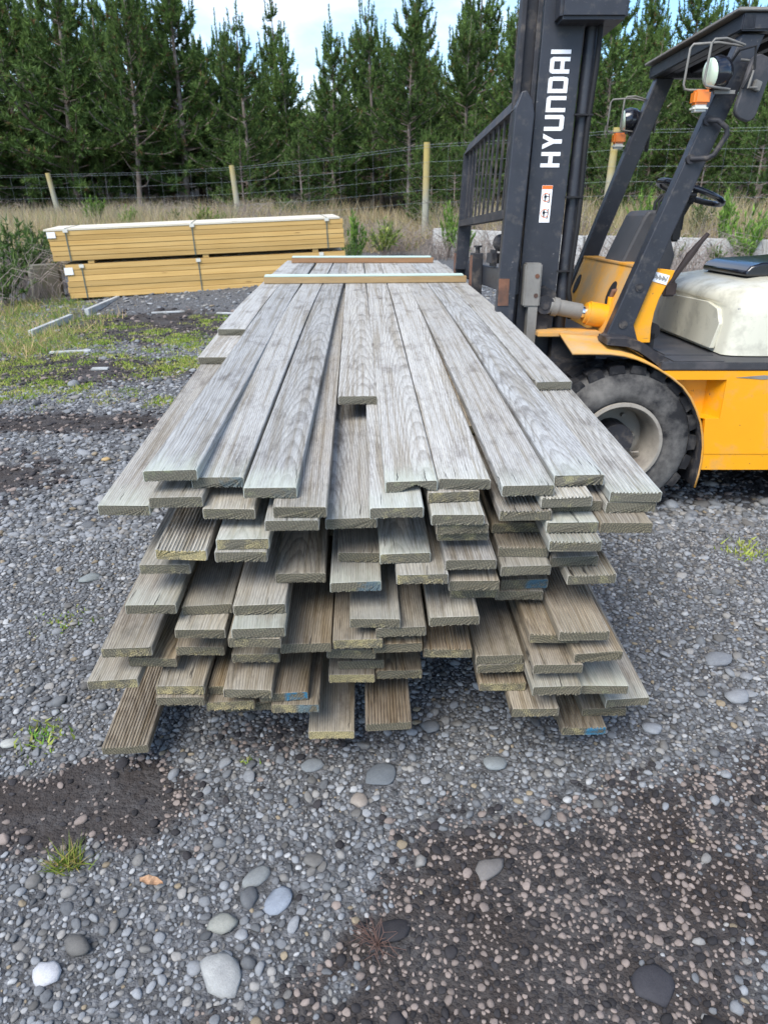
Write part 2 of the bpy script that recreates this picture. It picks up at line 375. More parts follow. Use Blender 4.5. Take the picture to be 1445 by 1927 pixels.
# the 300 that show largest: stones of their own, parts of the ground
CP, SP = math.cos(R(25)), math.sin(R(25))
dep = P[:, 1]*CP+CAMH*SP; sx = P[:, 0]/dep*1330-25; sy = 1330*(CAMH*CP-P[:, 1]*SP)/dep
hid = (P[:, 1] > 2.6) & (np.abs(P[:, 0]) < 1.2)
score = np.where((np.abs(sx) < 715) & (sy < 960) & ~hid, P[:, 2]/dep, 0); top = np.argsort(-score)[:300]
keep = np.ones(n, bool); keep[top] = False
for i in top:
    o = link('stone', PROTO[kind[i]], parent=ground); o.location = (P[i, 0], P[i, 1], zz[i]); o.rotation_euler = rot[i]; o.scale = sca[i]; o.color = (*pcol[i], 1)
me = bpy.data.meshes.new('gravel'); nk = int(keep.sum()); me.vertices.add(nk); me.vertices.foreach_set('co', np.stack([P[keep, 0], P[keep, 1], zz[keep]], -1).astype(np.float32).ravel())
for nm, ar in (('rot', rot), ('scl', sca), ('col3', pcol)):
    a = me.attributes.new(nm, 'FLOAT_VECTOR', 'POINT'); a.data.foreach_set('vector', ar[keep].astype(np.float32).ravel())
a = me.attributes.new('kind', 'INT', 'POINT'); a.data.foreach_set('value', kind[keep].astype(np.int32))
ca = me.attributes.new('col', 'FLOAT_COLOR', 'POINT'); cc = np.ones((nk, 4), np.float32); cc[:, :3] = pcol[keep]; ca.data.foreach_set('color', cc.ravel())
gravel = link('gravel', me); tag(gravel, 'loose grey river gravel with dark soil showing between the pebbles', 'gravel', kind='stuff')
ng = bpy.data.node_groups.new('scatter_pebbles', 'GeometryNodeTree')
ng.interface.new_socket('Geometry', in_out='INPUT', socket_type='NodeSocketGeometry'); ng.interface.new_socket('Geometry', in_out='OUTPUT', socket_type='NodeSocketGeometry')
gi = ng.nodes.new('NodeGroupInput'); go = ng.nodes.new('NodeGroupOutput'); ip = ng.nodes.new('GeometryNodeInstanceOnPoints'); ci = ng.nodes.new('GeometryNodeCollectionInfo')
ci.inputs['Collection'].default_value = pc; ci.inputs['Separate Children'].default_value = True; ci.inputs['Reset Children'].default_value = True; ip.inputs['Pick Instance'].default_value = True
def na(t, nm):
    q = ng.nodes.new('GeometryNodeInputNamedAttribute'); q.data_type = t; q.inputs['Name'].default_value = nm; return [x for x in q.outputs if x.enabled and x.name == 'Attribute'][0]
e2r = ng.nodes.new('FunctionNodeEulerToRotation')
ng.links.new(gi.outputs[0], ip.inputs['Points']); ng.links.new(ci.outputs[0], ip.inputs['Instance']); ng.links.new(na('INT', 'kind'), ip.inputs['Instance Index'])
ng.links.new(na('FLOAT_VECTOR', 'rot'), e2r.inputs[0]); ng.links.new(e2r.outputs[0], ip.inputs['Rotation']); ng.links.new(na('FLOAT_VECTOR', 'scl'), ip.inputs['Scale']); ng.links.new(ip.outputs[0], go.inputs[0])
md = gravel.modifiers.new('scatter', 'NODES'); md.node_group = ng

# ------------------------------------------------------------------ lumber: weathered reeded decking boards
def wood_mat(name, end=False, groove=False):
    m = M(name, .78, .25); o = m.obj(); inf = m.n('ObjectInfo'); rnd = inf.outputs['Random']
    par = m.n('SeparateColor'); m.l(inf.outputs['Color'], par.inputs[0]); weather, green, yellow = par.outputs[0], par.outputs[1], par.outputs[2]; blue = inf.outputs['Alpha']
    x, y, z = m.sep(o)
    ry = m.math('ADD', m.math('MULTIPLY', y, 1.0), m.math('MULTIPLY', rnd, 37.0))
    ox = m.math('MULTIPLY', m.math('SUBTRACT', m.math('FRACT', m.math('MULTIPLY', rnd, 7.13)), .5), .34)
    oz = m.math('ADD', .03, m.math('MULTIPLY', m.math('FRACT', m.math('MULTIPLY', rnd, 13.7)), .05))
    wob = m.noise(m.comb(m.math('MULTIPLY', x, 6.), m.math('MULTIPLY', ry, 4.2), m.math('MULTIPLY', z, 6.)), 1.3, 4, .6)
    wob2 = m.noise(m.comb(m.math('MULTIPLY', x, 3.), m.math('MULTIPLY', ry, .5), 4.), 1.6, 2, .5)
    px = m.math('ADD', m.math('ADD', x, ox), m.math('MULTIPLY', m.math('SUBTRACT', wob2, .5), .032)); pz = m.math('ADD', z, oz)
    r = m.math('SQRT', m.math('ADD', m.math('MULTIPLY', px, px), m.math('MULTIPLY', pz, pz)))
    r = m.math('ADD', m.math('ADD', r, m.math('MULTIPLY', y, .006)), m.math('MULTIPLY', m.math('SUBTRACT', wob, .5), .0095))
    ph = m.math('FRACT', m.math('MULTIPLY', r, 175.))
    ring = m.ramp(ph, (0., .0), (.5, .18), (.84, 1.), (.93, .85), (1., .0))
    fib = m.noise(m.comb(m.math('MULTIPLY', x, 560.), m.math('MULTIPLY', ry, 6.), m.math('MULTIPLY', z, 560.)), 1., 4, .65)
    blot = m.noise(m.comb(m.math('MULTIPLY', x, 7.), m.math('MULTIPLY', ry, 2.2), m.math('ADD', z, m.math('MULTIPLY', rnd, 50))), 1.4, 5, .6)
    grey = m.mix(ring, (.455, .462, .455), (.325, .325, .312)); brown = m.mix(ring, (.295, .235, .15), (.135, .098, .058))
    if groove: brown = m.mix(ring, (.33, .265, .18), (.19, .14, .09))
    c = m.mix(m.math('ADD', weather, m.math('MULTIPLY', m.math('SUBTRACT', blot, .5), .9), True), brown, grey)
    c = m.mix(m.ramp(blot, (.35, .0), (.75, .45)), c, m.mix(1., c, (.80, .77, .74), 'MULTIPLY'))
    br = m.math('ADD', .78, m.math('MULTIPLY', m.math('FRACT', m.math('MULTIPLY', rnd, 91.3)), .42))
    strk = m.noise(m.comb(m.math('MULTIPLY', x, 70.), m.math('MULTIPLY', ry, 1.3), m.math('MULTIPLY', rnd, 11.)), 1., 3, .55); c = m.mix(m.ramp(strk, (.36, .9), (.52, .0)), c, m.mix(1., c, (.68, .63, .55), 'MULTIPLY')); c = m.mix(m.ramp(strk, (.55, 0.), (.72, .55)), c, m.mix(1., c, (1.22, 1.2, 1.12), 'MULTIPLY'))
    hu = m.math('FRACT', m.math('MULTIPLY', rnd, 53.7)); c = m.mix(m.math('MULTIPLY', hu, .6), c, m.mix(1., c, (.98, .90, .79), 'MULTIPLY'))
    c = m.mix(1., c, m.comb(br, br, br), 'MULTIPLY')
    stain = m.ramp(m.noise(m.comb(m.math('MULTIPLY', x, 9.), m.math('MULTIPLY', ry, 4.), 1.), 1.2, 6, .7), (.52, 0.), (.70, .85))
    c = m.mix(stain, c, m.mix(1., c, (.46, .43, .42), 'MULTIPLY'))
    c = m.mix(m.ramp(fib, (.36, .7), (.58, 0.)), c, m.mix(1., c, (.5, .48, .46), 'MULTIPLY'))
    # greenish treatment stain towards the sawn end, with dark drying checks
    endd = m.math('SUBTRACT', 1., m.math('MULTIPLY', y, 4.2), True); gn = m.noise(m.comb(m.math('MULTIPLY', x, 30.), m.math('MULTIPLY', ry, 8.), 0.), 1., 5, .6)
    gm = m.math('MULTIPLY', m.math('MULTIPLY', m.ramp(m.math('ADD', endd, m.math('MULTIPLY', m.math('SUBTRACT', gn, .5), 1.1)), (.4, 0.), (1.0, 1.)), green), .62)
    c = m.mix(gm, c, m.mix(fib, (.35, .38, .31), (.50, .53, .45)))
    ck = m.noise(m.comb(m.math('ADD', m.math('MULTIPLY', x, 190.), m.math('MULTIPLY', wob, 6.)), m.math('MULTIPLY', ry, 5.5), m.math('MULTIPLY', rnd, 9.)), 1., 2, .5)
    ckm = m.math('MULTIPLY', m.ramp(ck, (.675, 0.), (.70, 1.)), m.math('ADD', .10, m.ramp(endd, (.2, 0.), (.75, .75))))
    c = m.mix(ckm, c, (.03, .027, .023))
    # knots
    vk = m.vor(m.comb(m.math('MULTIPLY', x, 5.2), m.math('MULTIPLY', ry, 1.6), 0.), 1.0)
    kn = m.ramp(vk, (.035, 1.), (.07, 0.)); c = m.mix(m.math('MULTIPLY', kn, .7), c, (.09, .07, .055))
    h = m.math('ADD', m.math('MULTIPLY', ring, -.5), m.math('ADD', m.math('MULTIPLY', fib, .6), m.math('MULTIPLY', ckm, -1.4)))
    if end:
        gr = m.noise(m.comb(m.math('MULTIPLY', x, 330.), 0., m.math('MULTIPLY', z, 330.)), 1., 4, .7); g2 = m.noise(m.comb(m.math('MULTIPLY', x, 26.), m.math('MULTIPLY', rnd, 40.), m.math('MULTIPLY', z, 30.)), 1., 4, .6)
        rr = m.ramp(m.math('FRACT', m.math('MULTIPLY', r, 130.)), (0., .0), (.45, .15), (.8, 1.), (1., .0))
        e = m.mix(rr, (.235, .205, .135), (.095, .08, .053)); e = m.mix(m.ramp(gr, (.40, .9), (.56, 0.)), e, (.035, .032, .025))
        e = m.mix(m.math('MULTIPLY', weather, .35), e, m.mix(gr, (.10, .10, .09), (.25, .25, .215)))
        yt = m.ramp(m.math('ADD', m.math('MULTIPLY', g2, .75), m.math('ADD', m.math('MULTIPLY', gr, .35), m.math('MULTIPLY', yellow, .34))), (.70, 0.), (.88, .95))
        e = m.mix(yt, e, m.mix(m.ramp(gr, (.4, 0.), (.6, 1.)), (.15, .12, .06), (.56, .47, .24)))
        e = m.mix(m.math('MULTIPLY', m.ramp(g2, (.55, 0.), (.7, .5)), green), e, (.22, .25, .15))
        bl = m.math('MULTIPLY', m.math('MULTIPLY', m.ramp(g2, (.40, 0.), (.52, 1.)), m.ramp(m.math('MULTIPLY', x, 1.), (.0, 0.), (.012, 1.))), blue)
        bl = m.math('MULTIPLY', bl, m.ramp(gr, (.32, .25), (.5, 1.)))
        c = m.mix(bl, e, m.mix(gr, (.02, .11, .19), (.05, .24, .38)))
        h = m.math('ADD', m.math('MULTIPLY', gr, 1.), m.math('MULTIPLY', g2, .6)); m.bump(h, .9, .004)
    else: m.bump(h, .5, .0012)
    m.col(c); return m.m
WOOD, WOODG, ENDG = wood_mat('weathered_wood'), wood_mat('weathered_reeded_wood', groove=True), wood_mat('sawn_end_grain', True)
BW, BT, TOPZ, LT = .139, .0318, .965, .0325
def rise(y): return .08*(1-(max(0, 4.4-y)/2.75)**1.5) if y < 4.4 else .08-.02*((y-4.4)/2.6)**2
def board_profile(groove_up):
    h = BT/2; w = BW/2; r = .005; p = []
    for cx, cz, a0 in ((w-r, h-r, 0), (-w+r, h-r, 90)):
        for k in range(4): a = R(a0+30*k); p.append((cx+r*math.cos(a), cz+r*math.sin(a)))
    p.append((-w, -h+.004)); p.append((-w+.003, -h))
    ng_, m_ = (13, .0075) if groove_up else (17, .0070); pit = (BW-2*m_)/ng_; d = .0044 if groove_up else .0024
    for k in range(ng_):
        c = -w+m_+pit*(k+.5)
        p += [(c-pit*.40, -h), (c-pit*.30, -h+d*.7), (c-pit*.10, -h+d), (c+pit*.10, -h+d), (c+pit*.30, -h+d*.7), (c+pit*.40, -h)]
    p += [(w-.003, -h), (w, -h+.004)]
    if groove_up: p = [(-a, -b) for a, b in p]
    return p
def board_mesh(y0, y1, slope=0., droop=0., lift=0., groove=0, rag=.0012, notch=None, base_rise=True, skew=0., seed=0):
    rr = random.Random(seed); pr = board_profile(groove); n = len(pr)
    Ls = y1-y0; ys = [0, .0016, .035, .12, .3, .6, 1.0, 1.5, 2.0, 2.6, 3.3, 4.2, Ls]; ys = [t for t in ys if t < Ls-.02]+[Ls-.0016, Ls]
    V = []; z0 = rise(y0); ph = [rr.uniform(0, 6) for _ in range(4)]
    cup = rr.uniform(-.5, .5)*.002
    for i, t in enumerate(ys):
        inset = .93 if i in (0, len(ys)-1) else 1
        y = y0+t; dz = rise(y)-z0 if base_rise else 0
        q = max(0, (4.2-y)/2.5); q0 = max(0, (4.2-y0)/2.5); dz += -droop*(q**1.6-q0**1.6)+lift*(q**2-q0**2)
        bow = slope*t+.0025*math.sin(t*.9+ph[0])*min(1, t)
        for (a, b) in pr:
            ya = t
            if i < 2: ya += skew*a+rag*(math.sin(a*260+ph[1])*.5+math.sin(a*610+b*300+ph[2])*.5+math.sin(b*420+ph[3])*.4)
            bb = b
            if notch and t < .06 and b < 0:
                f = max(0, 1-abs(a-notch[0])/notch[1])*(1-t/.06); bb = b+f*BT*notch[2]; 
            V.append((a*(1 if inset == 1 else 1-.0022/(BW/2))+bow, ya, bb*inset+dz+cup*(1-(a/(BW/2))**2)))
    F = []; MI = []; k = len(ys)
    for i in range(k-1):
        for j in range(n):
            a, b = i*n+j, i*n+(j+1) % n; F.append((a, b, b+n, a+n)); MI.append(0)
    F.append(tuple(range(n))[::1]); MI.append(1); F.append(tuple(range((k-1)*n, k*n))[::-1]); MI.append(1)
    me = mesh('lumber_board', V, F, [WOODG if groove else WOOD, ENDG], mi=MI)
    bm = bmesh.new(); bm.from_mesh(me); bmesh.ops.recalc_face_normals(bm, faces=bm.faces); bm.to_mesh(me); bm.free()
    return me
# layer, x centre, y of near end, grooved face up, (weathering, green, yellow, blue), label
BOARDS = [
 (0, -.629, 3.533, 0, (1, .1, .1, 0), 'short-set grey board at the top left edge, its end ending beside the raised board'),
 (0, -.499, 1.725, 0, (1, .95, .1, 0), 'silver grey board standing proud at the top left with its right side face showing'),
 (0, -.385, 1.756, 0, (1, .5, .1, .25), 'silver grey top board with a small dark knot, tucked beside the proud board'),
 (0, -.239, 1.689, 0, (1, .95, .25, .1), 'pale grey top board left of the open gap, pale green at its end'),
 (0, -.013, 2.437, 0, (1, 0, .05, 0), 'short-set grey board in the middle of the top whose end stops far back'),
 (0, .129, 1.717, 0, (1, 1, .2, 0), 'top board with pale green end, a broken notch under it and short cracks'),
 (0, .270, 1.727, 0, (1, .3, .1, 0), 'grey top board with a split right edge, right of the notched board'),
 (0, .431, 1.682, 0, (.85, .45, .15, 0), 'brownish grey top board with clean square end, right of the split one'),
 (0, .582, 1.744, 0, (1, .6, .3, 0), 'top board with rough mossy crumbling end near the right side'),
 (0, .724, 2.590, 0, (1, .1, .1, 0), 'short-set grey board along the right edge of the top beside the forklift'),
 (1, -.644, 3.114, 0, (.8, .1, .1, 0), 'short-set brownish board just under the short one at the top left'),
 (2, -.635, 1.729, 0, (.85, .8, .2, 0), 'wide grey board with long cracks sticking out at the upper left corner'),
 (1, -.489, 1.708, 0, (.7, .2, .2, 0), 'smooth dull board directly under the proud top left board'),
 (2, -.353, 1.702, 0, (.6, .3, .2, 0), 'dark checked board with cracked face below the dark-knotted top board'),
 (1, -.161, 1.643, 0, (.55, .2, .1, 0), 'tan board with clean grey end seen in the gap of the top layer'),
 (1, .086, 1.630, 0, (.95, .8, .4, 0), 'white-grey board under the notched top board, yellowish rough end'),
 (1, .242, 1.718, 0, (.6, .1, .4, 0), 'board end tucked tight below the split-edged top board'),
 (1, .535, 1.678, 1, (.85, .3, .3, 0), 'reeded board directly under the mossy-ended top board'),
 (1, .727, 1.704, 1, (1, .6, .2, 0), 'long reeded grey board along the upper right edge beside the tyre'),
 (2, -.182, 1.632, 0, (.7, .3, .1, 0), 'board end just below the tan board of the top gap'),
 (2, .246, 1.651, 0, (.7, .5, .2, 0), 'board with slanted saw marks two below the split-edged top board'),
 (2, .427, 1.669, 1, (.55, .1, .2, 0), 'reeded brownish board one below the square-ended top board'),
 (2, .576, 1.718, 0, (.4, .1, .1, 0), 'dark board half hidden behind the reeded board at the upper right'),
 (2, .720, 1.707, 0, (.6, .2, .1, 0), 'smooth board end pressed under the long reeded board at the right edge'),
 (3, -.031, 1.701, 0, (.95, .35, .1, 0), 'long grey board running out below the short-set middle board'),
 (3, .261, 1.660, 0, (.5, .1, .3, 0), 'thin-showing board end third below the split-edged top board'),
 (3, .553, 1.662, 0, (.7, .75, .2, 0), 'greenish smooth board below the mossy-ended stack at the upper right'),
 (3, .694, 1.653, 0, (.3, .1, .1, 0), 'reddish brown board end below the two edge boards at the right'),
 (4, .267, 1.685, 0, (.5, .2, .45, 0), 'tan board end lowest of four stacked flush below the split-edged board'),
 (4, .553, 1.619, 1, (.8, .5, .3, 0), 'reeded weathered board with a chipped right corner in the upper right'),
 (4, -.316, 1.657, 0, (.85, .7, .6, 0), 'pale board with yellow flecked saw-cut end in the upper left'),
 (5, -.482, 1.664, 1, (.75, .3, .9, 0), 'strongly reeded board with bright yellow end at the left'),
 (5, -.322, 1.648, 0, (.7, .2, .2, 0), 'plain grey end directly below the yellow flecked pale board'),
 (5, .432, 1.783, 0, (.35, .1, .5, 0), 'recessed tan end below the reeded brownish board'),
 (6, .113, 1.682, 0, (.9, .8, .45, 0), 'pale green tinged board in the centre above the blue-tinted ones'),
 (6, .286, 1.644, 0, (.75, 0, .1, 0), 'dark stained grey board with a straw-strewn end right of centre'),
 (6, .440, 1.706, 1, (.55, .1, .1, 0), 'coarse reeded board with fibrous torn end right of centre'),
 (7, -.541, 1.699, 0, (.75, .2, .2, 0), 'smooth board below the bright yellow-ended reeded one at the left'),
 (7, -.003, 1.744, 0, (.6, .1, .2, 0), 'recessed reddish ended board left of the pale green tinged one'),
 (7, .156, 1.627, 0, (.75, .2, .5, 0), 'board with yellow slanted saw marks below the pale green tinged one'),
 (7, .440, 1.661, 0, (.75, .2, .1, 0), 'grey board with frayed end under the coarse reeded one'),
 (7, .585, 1.706, 0, (.6, .1, .1, 0), 'smooth dark end below the chipped reeded board at the right'),
 (8, -.174, 1.695, 0, (.7, .2, .25, 0), 'broad grey board with reddish end in the left middle'),
 (8, -.022, 1.647, 0, (.9, .8, .2, .35), 'pale board with a faintly blue tinged end in the centre of the stack'),
 (8, .298, 1.643, 0, (.6, .1, .1, 0), 'cobwebbed grey end just below the dark stained board'),
 (8, .626, 1.665, 1, (.85, .4, .3, 0), 'reeded pale board jutting out at the right edge of the middle'),
 (9, -.277, 1.599, 0, (.8, .35, .2, 0), 'grey board with smooth face and plain end left of the dark hollow'),
 (10, -.581, 1.654, 0, (.9, .7, .1, 0), 'pale board with dark stain across it sticking out at the left edge'),
 (10, -.275, 1.540, 0, (.9, .9, .2, 0), 'cracked pale green board with crumbling end below the smooth grey one'),
 (10, .312, 1.704, 0, (.5, .1, .4, 0), 'second cobwebbed end under the dark stained board'),
 (10, .462, 1.746, 0, (.5, .1, .2, .6), 'board with a faded blue painted end among the cobwebs'),
 (11, -.439, 1.697, 0, (.7, .3, .2, 0), 'long grey-brown board left of the smooth-faced one'),
 (11, -.288, 1.542, 0, (.5, .2, .4, 0), 'rough end pressed under the cracked pale green board'),
 (11, .029, 1.618, 0, (.85, .4, .3, 0), 'light board below the blue tinged one with slanted saw marks'),
 (11, .246, 1.621, 0, (.75, .4, .1, 0), 'light grey board with dark streaks right of the central hollow'),
 (11, .448, 1.739, 0, (.45, .1, .2, 0), 'recessed end lowest of the cobwebbed column'),
 (12, -.450, 1.630, 0, (.7, .4, .2, 0), 'splintered board below the long grey-brown one at the left'),
 (12, .100, 1.620, 0, (.7, .2, .1, 0), 'board showing its side and grain behind the light saw-marked one'),
 (12, .599, 1.590, 1, (.7, .2, .2, 0), 'long sharply reeded board at the right with straight pale ridges'),
 (13, -.161, 1.601, 0, (.3, 0, .1, 0), 'dark swirling-grained board in the central hollow'),
 (13, -.019, 1.616, 0, (.7, .1, .7, 0), 'board with yellowish wavy end below the light saw-marked one'),
 (14, .092, 1.636, 0, (.15, 0, .25, 0), 'rusty brown board end beneath the board showing its side'),
 (13, .528, 1.623, 1, (.15, .1, .3, 0), 'orange-brown reeded board hiding left of the sharply reeded one'),
 (14, -.662, 1.641, 0, (.65, .2, .4, 0), 'wide tan board jutting out at the lower left edge'),
 (14, .644, 1.582, 0, (.35, .1, .2, 0), 'brown stained board under the sharply reeded one at the right'),
 (15, -.471, 1.682, 0, (.45, .1, .3, 0), 'brown board below the splintered one in the lower left'),
 (15, -.039, 1.655, 0, (.4, .1, .4, 0), 'narrow-showing end just under the yellowish wavy one'),
 (15, .236, 1.651, 1, (.15, .0, .5, 0), 'brown reeded board hanging over the gravel gap'),
 (15, .533, 1.574, 0, (.55, .1, .1, 0), 'stained board with a split corner in the lower right column'),
 (16, -.609, 1.678, 0, (.3, .1, .3, 0), 'recessed rust-tinted board under the wide tan one'),
 (16, -.316, 1.686, 0, (.5, .2, .6, 0), 'board with pale yellow end under the pair of rough ends'),
 (16, .388, 1.659, 0, (.6, .2, .1, 0), 'broad stained board right of the gravel gap'),
 (17, -.711, 1.626, 0, (.85, .3, .5, 0), 'leftmost pale board of the lower stack with dark wet mark'),
 (17, .393, 1.660, 0, (.5, .1, .3, 0), 'splintering end under the broad stained board by the gap'),
 (17, .534, 1.561, 0, (.6, .5, .1, 0), 'deeply cracked grey board in the lower right'),
 (18, -.529, 1.636, 0, (.6, .2, .75, 0), 'board with streaky yellow end in the lower left'),
 (18, -.334, 1.613, 0, (.65, .2, .3, 0), 'smooth tan-grey board above the lowest row at left of centre'),
 (18, -.012, 1.730, 0, (.3, 0, .2, 0), 'pinkish brown end in the lower middle bundle'),
 (18, .683, 1.599, 0, (.8, .95, .1, 0), 'pale mint green board at the lower right'),
 (19, -.530, 1.625, 0, (.5, .1, .1, 0), 'plain dark end under the streaky yellow one'),
 (19, -.389, 1.670, 0, (.15, 0, .3, 0), 'rusty brown board half hidden left of the smooth tan-grey one'),
 (19, -.235, 1.634, 0, (.25, 0, .2, 1), 'brown board with bright blue paint on its end'),
 (19, -.040, 1.708, 0, (.4, .1, .95, 0), 'short-showing end with bright yellow wood under the pinkish one'),
 (19, .102, 1.721, 0, (.3, 0, .4, 0), 'dusty brown board right of the pinkish end beside the gap'),
 (19, .404, 1.659, 1, (.15, .1, .6, 0), 'reeded brown board lowest in the column right of the gap'),
 (20, -.392, 1.641, 0, (.4, .1, .75, 0), 'bottom board with split yellow streaked end left of the blue ones'),
 (20, -.203, 1.622, 0, (.35, .1, .5, .45), 'board with blue smudges on its end below the bright blue one'),
 (20, .487, 1.585, 0, (.5, .1, .35, 0), 'tan board with frayed end near the bottom right'),
 (21, -.348, 1.671, 0, (.2, 0, .1, 0), 'dark recessed end at the bottom left of the blue smudged one'),
 (22, .800, 1.689, 0, (.95, .6, .2, 0), 'long silver board splaying out at the lower right corner'),
 (23, .068, 1.648, 1, (.35, 0, .0, 0), 'grey reeded board hanging alone below the middle'),
 (24, -.104, 1.651, 0, (.45, .2, 1, 0), 'lowest middle board with bright yellow end'),
 (24, .747, 1.722, 0, (.35, .1, .2, 0), 'recessed brown end under the mint green board'),
 (24.3, .674, 1.677, 1, (.2, .1, .4, .95), 'reeded board with a blue painted corner at the bottom right'),
 (24, -.735, 1.675, 1, (.35, .1, .05, 0), 'sagging dark reeded board lowest at the lower left'),
]
GRP = 'weathered decking boards stacked on the forks'
STK = {0: -.616, 1: -.476, 2: -.331, 3: -.183, 4: -.026, 5: .117, 6: .260, 7: .402, 8: .545, 9: .684}
for i, (l, x, y, gv, par, lab) in enumerate(BOARDS):
    slope = 0
    if i in STK: slope = (STK[i]-x)/(5.05-y)
    dr = {93: .022, 94: .062}.get(i, 0); lift = .035 if i == 1 else 0
    me = board_mesh(y, 6.95+random.uniform(-.12, .1), slope, dr, lift, gv, random.choice((.0012, .002, .003)) if i != 8 else .005, (.012, .045, .62) if i == 5 else None, skew=random.uniform(-.06, .06), seed=i)
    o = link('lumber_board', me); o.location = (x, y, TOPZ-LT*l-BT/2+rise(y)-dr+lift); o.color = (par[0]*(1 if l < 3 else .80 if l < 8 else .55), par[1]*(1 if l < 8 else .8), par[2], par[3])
    tag(o, lab, 'board', GRP)
# boards set back inside the stack
fill_me = board_mesh(2.15, 6.9, seed=500); used = {}
for b in BOARDS: used.setdefault(int(b[0]), []).append(b[1])
nf = 0
for l in range(1, 25):
    xs = sorted(used.get(l, [])); xr = -.70
    lim = .70 if l < 20 else .5
    while xr+.14 < lim:
        c = xr+.07; hit = [q for q in xs if abs(q-c) < .1395]
        if hit: xr = max(hit)+.0705; continue
        dy = random.uniform(0, .25)+(.55 if l > 15 else 0)
        cw2 = random.uniform(.2, .6); nf += 1
        xr = c+.0705
        if nf == 4 or (abs(c) < .5 and nf not in (2, 52, 56)): continue      # only those that show or close the sides of the stack
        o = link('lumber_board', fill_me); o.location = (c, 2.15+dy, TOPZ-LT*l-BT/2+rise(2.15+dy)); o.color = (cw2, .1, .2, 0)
        tag(o, 'brown board set back inside the stack with its end in the shade', 'board', 'boards set back inside the stack')
# two strips across the top
def strip_mat(name, side, top):
    m = M(name, .8, .2); o = m.obj(rnd=4); f = m.noise(m.vmul(o, (8, 60, 60)), 1, 5, .6); m.col(m.mix(f, tuple(v*.7 for v in side), tuple(v*1.2 for v in side))); m.bump(f, .3, .002); return m.m
SB = strip_mat('raw_timber_strip', (.36, .25, .13), 0); SR = strip_mat('reddish_timber_strip', (.30, .17, .09), 0); SG = strip_mat('mint_treated_timber', (.50, .62, .55), 0)
for nm, xa, xb, y, rz, mt, lab, zz_ in (('timber_strip', -.66, .745, 5.13, 1.2, SB, 'tan timber strip with mint green top lying across the near part of the stack', 1.046), ('timber_strip', -.60, .655, 6.63, -1.0, SR, 'reddish timber strip lying across the far end of the stack', 1.0325)):
    t = empty(nm, ((xa+xb)/2, y, zz_), R(rz)); tag(t, lab, 'timber strip'); w = (xb-xa)/2
    B().box((-w, 0, 0), (w, .050, .042), .002).make('batten', mt, t)
    b = B(); b.box((-w+.004, .004, .0425), (w-.02, .085, .052), .002); b.make('top_batten', SG, t)

# ------------------------------------------------------------------ forklift
PIV = Vector((1.2, 3.7, .8)); FO = Vector((1.37, 4.32, 0)); FR = Matrix.Rotation(R(-2), 3, 'Z') @ Matrix.Rotation(R(-2.5), 3, 'X')
fk = empty('forklift', PIV+FR @ (FO-PIV)); fk.rotation_euler = FR.to_euler()
tag(fk, 'yellow forklift with black mast and cream hood carrying the lumber on its forks', 'forklift')
M_OR = plain('forklift_yellow_paint', (.80, .335, .006), .38, .06, 2, (.45, .27, .09), .36, spec=.5, dscale=4, chips=(.16, .10, .05))
M_ORD = plain('dusty_yellow_paint', (.66, .30, .03), .6, .12, 3, (.42, .29, .15), .75, spec=.3, dscale=4)
M_BK = plain('black_mast_paint', (.024, .0255, .032), .42, .2, 9, (.075, .070, .066), .25, spec=.45, dscale=22, chips=(.13, .12, .115))
M_BKD = plain('dusty_black_steel', (.026, .026, .030), .6, .3, 9, (.11, .095, .082), .42, spec=.3, dscale=16)
M_RUST = plain('rusty_steel', (.16, .075, .045), .85, .35, 12, (.06, .045, .04), .5)
M_GREY = plain('worn_grey_steel', (.20, .19, .17), .6, .25, 10, (.07, .065, .06), .4)
M_TYRE = plain('dusty_tyre_rubber', (.026, .026, .028), .85, .2, 8, (.19, .18, .165), .66, spec=.15, dscale=4)
M_TREAD = plain('tread_rubber', (.016, .016, .018), .75, .25, 12, (.08, .075, .07), .45, spec=.25, dscale=12)
M_RIM = plain('dusty_wheel_paint', (.29, .265, .225), .8, .15, 7, (.12, .10, .085), .5)
M_CREAM = plain('cream_hood_paint', (.60, .575, .46), .33, .05, 2, (.36, .34, .27), .36, spec=.5, dscale=7, chips=(.13, .13, .14))
M_CHROME = plain('chrome_rod', (.75, .75, .75), .12, .02, metal=1)
M_BLK = plain('matt_black', (.012, .012, .013), .7, .2)
M_RUB = plain('grey_plastic', (.045, .045, .048), .55, .15, 6, (.11, .10, .10), .4)
M_VINYL = plain('black_vinyl', (.010, .011, .016), .16, .1, spec=.7)
M_WHITE = plain('white_print', (.80, .80, .80), .5, .03)
M_AMBER = plain('amber_lens', (.75, .20, .02), .25, .08, spec=.6)
M_CLEAR = plain('clear_lens', (.62, .60, .52), .2, .06, spec=.6)
M_LENS = plain('headlamp_lens', (.62, .72, .55), .12, .1, spec=.8)
def P_(b, name, mat, smooth=None, parent=None, bevel=0): return b.make(name, mat, parent or fk, smooth, FO, bevel)
sh = lambda x, z: (x+.022*(z-1.5), z)
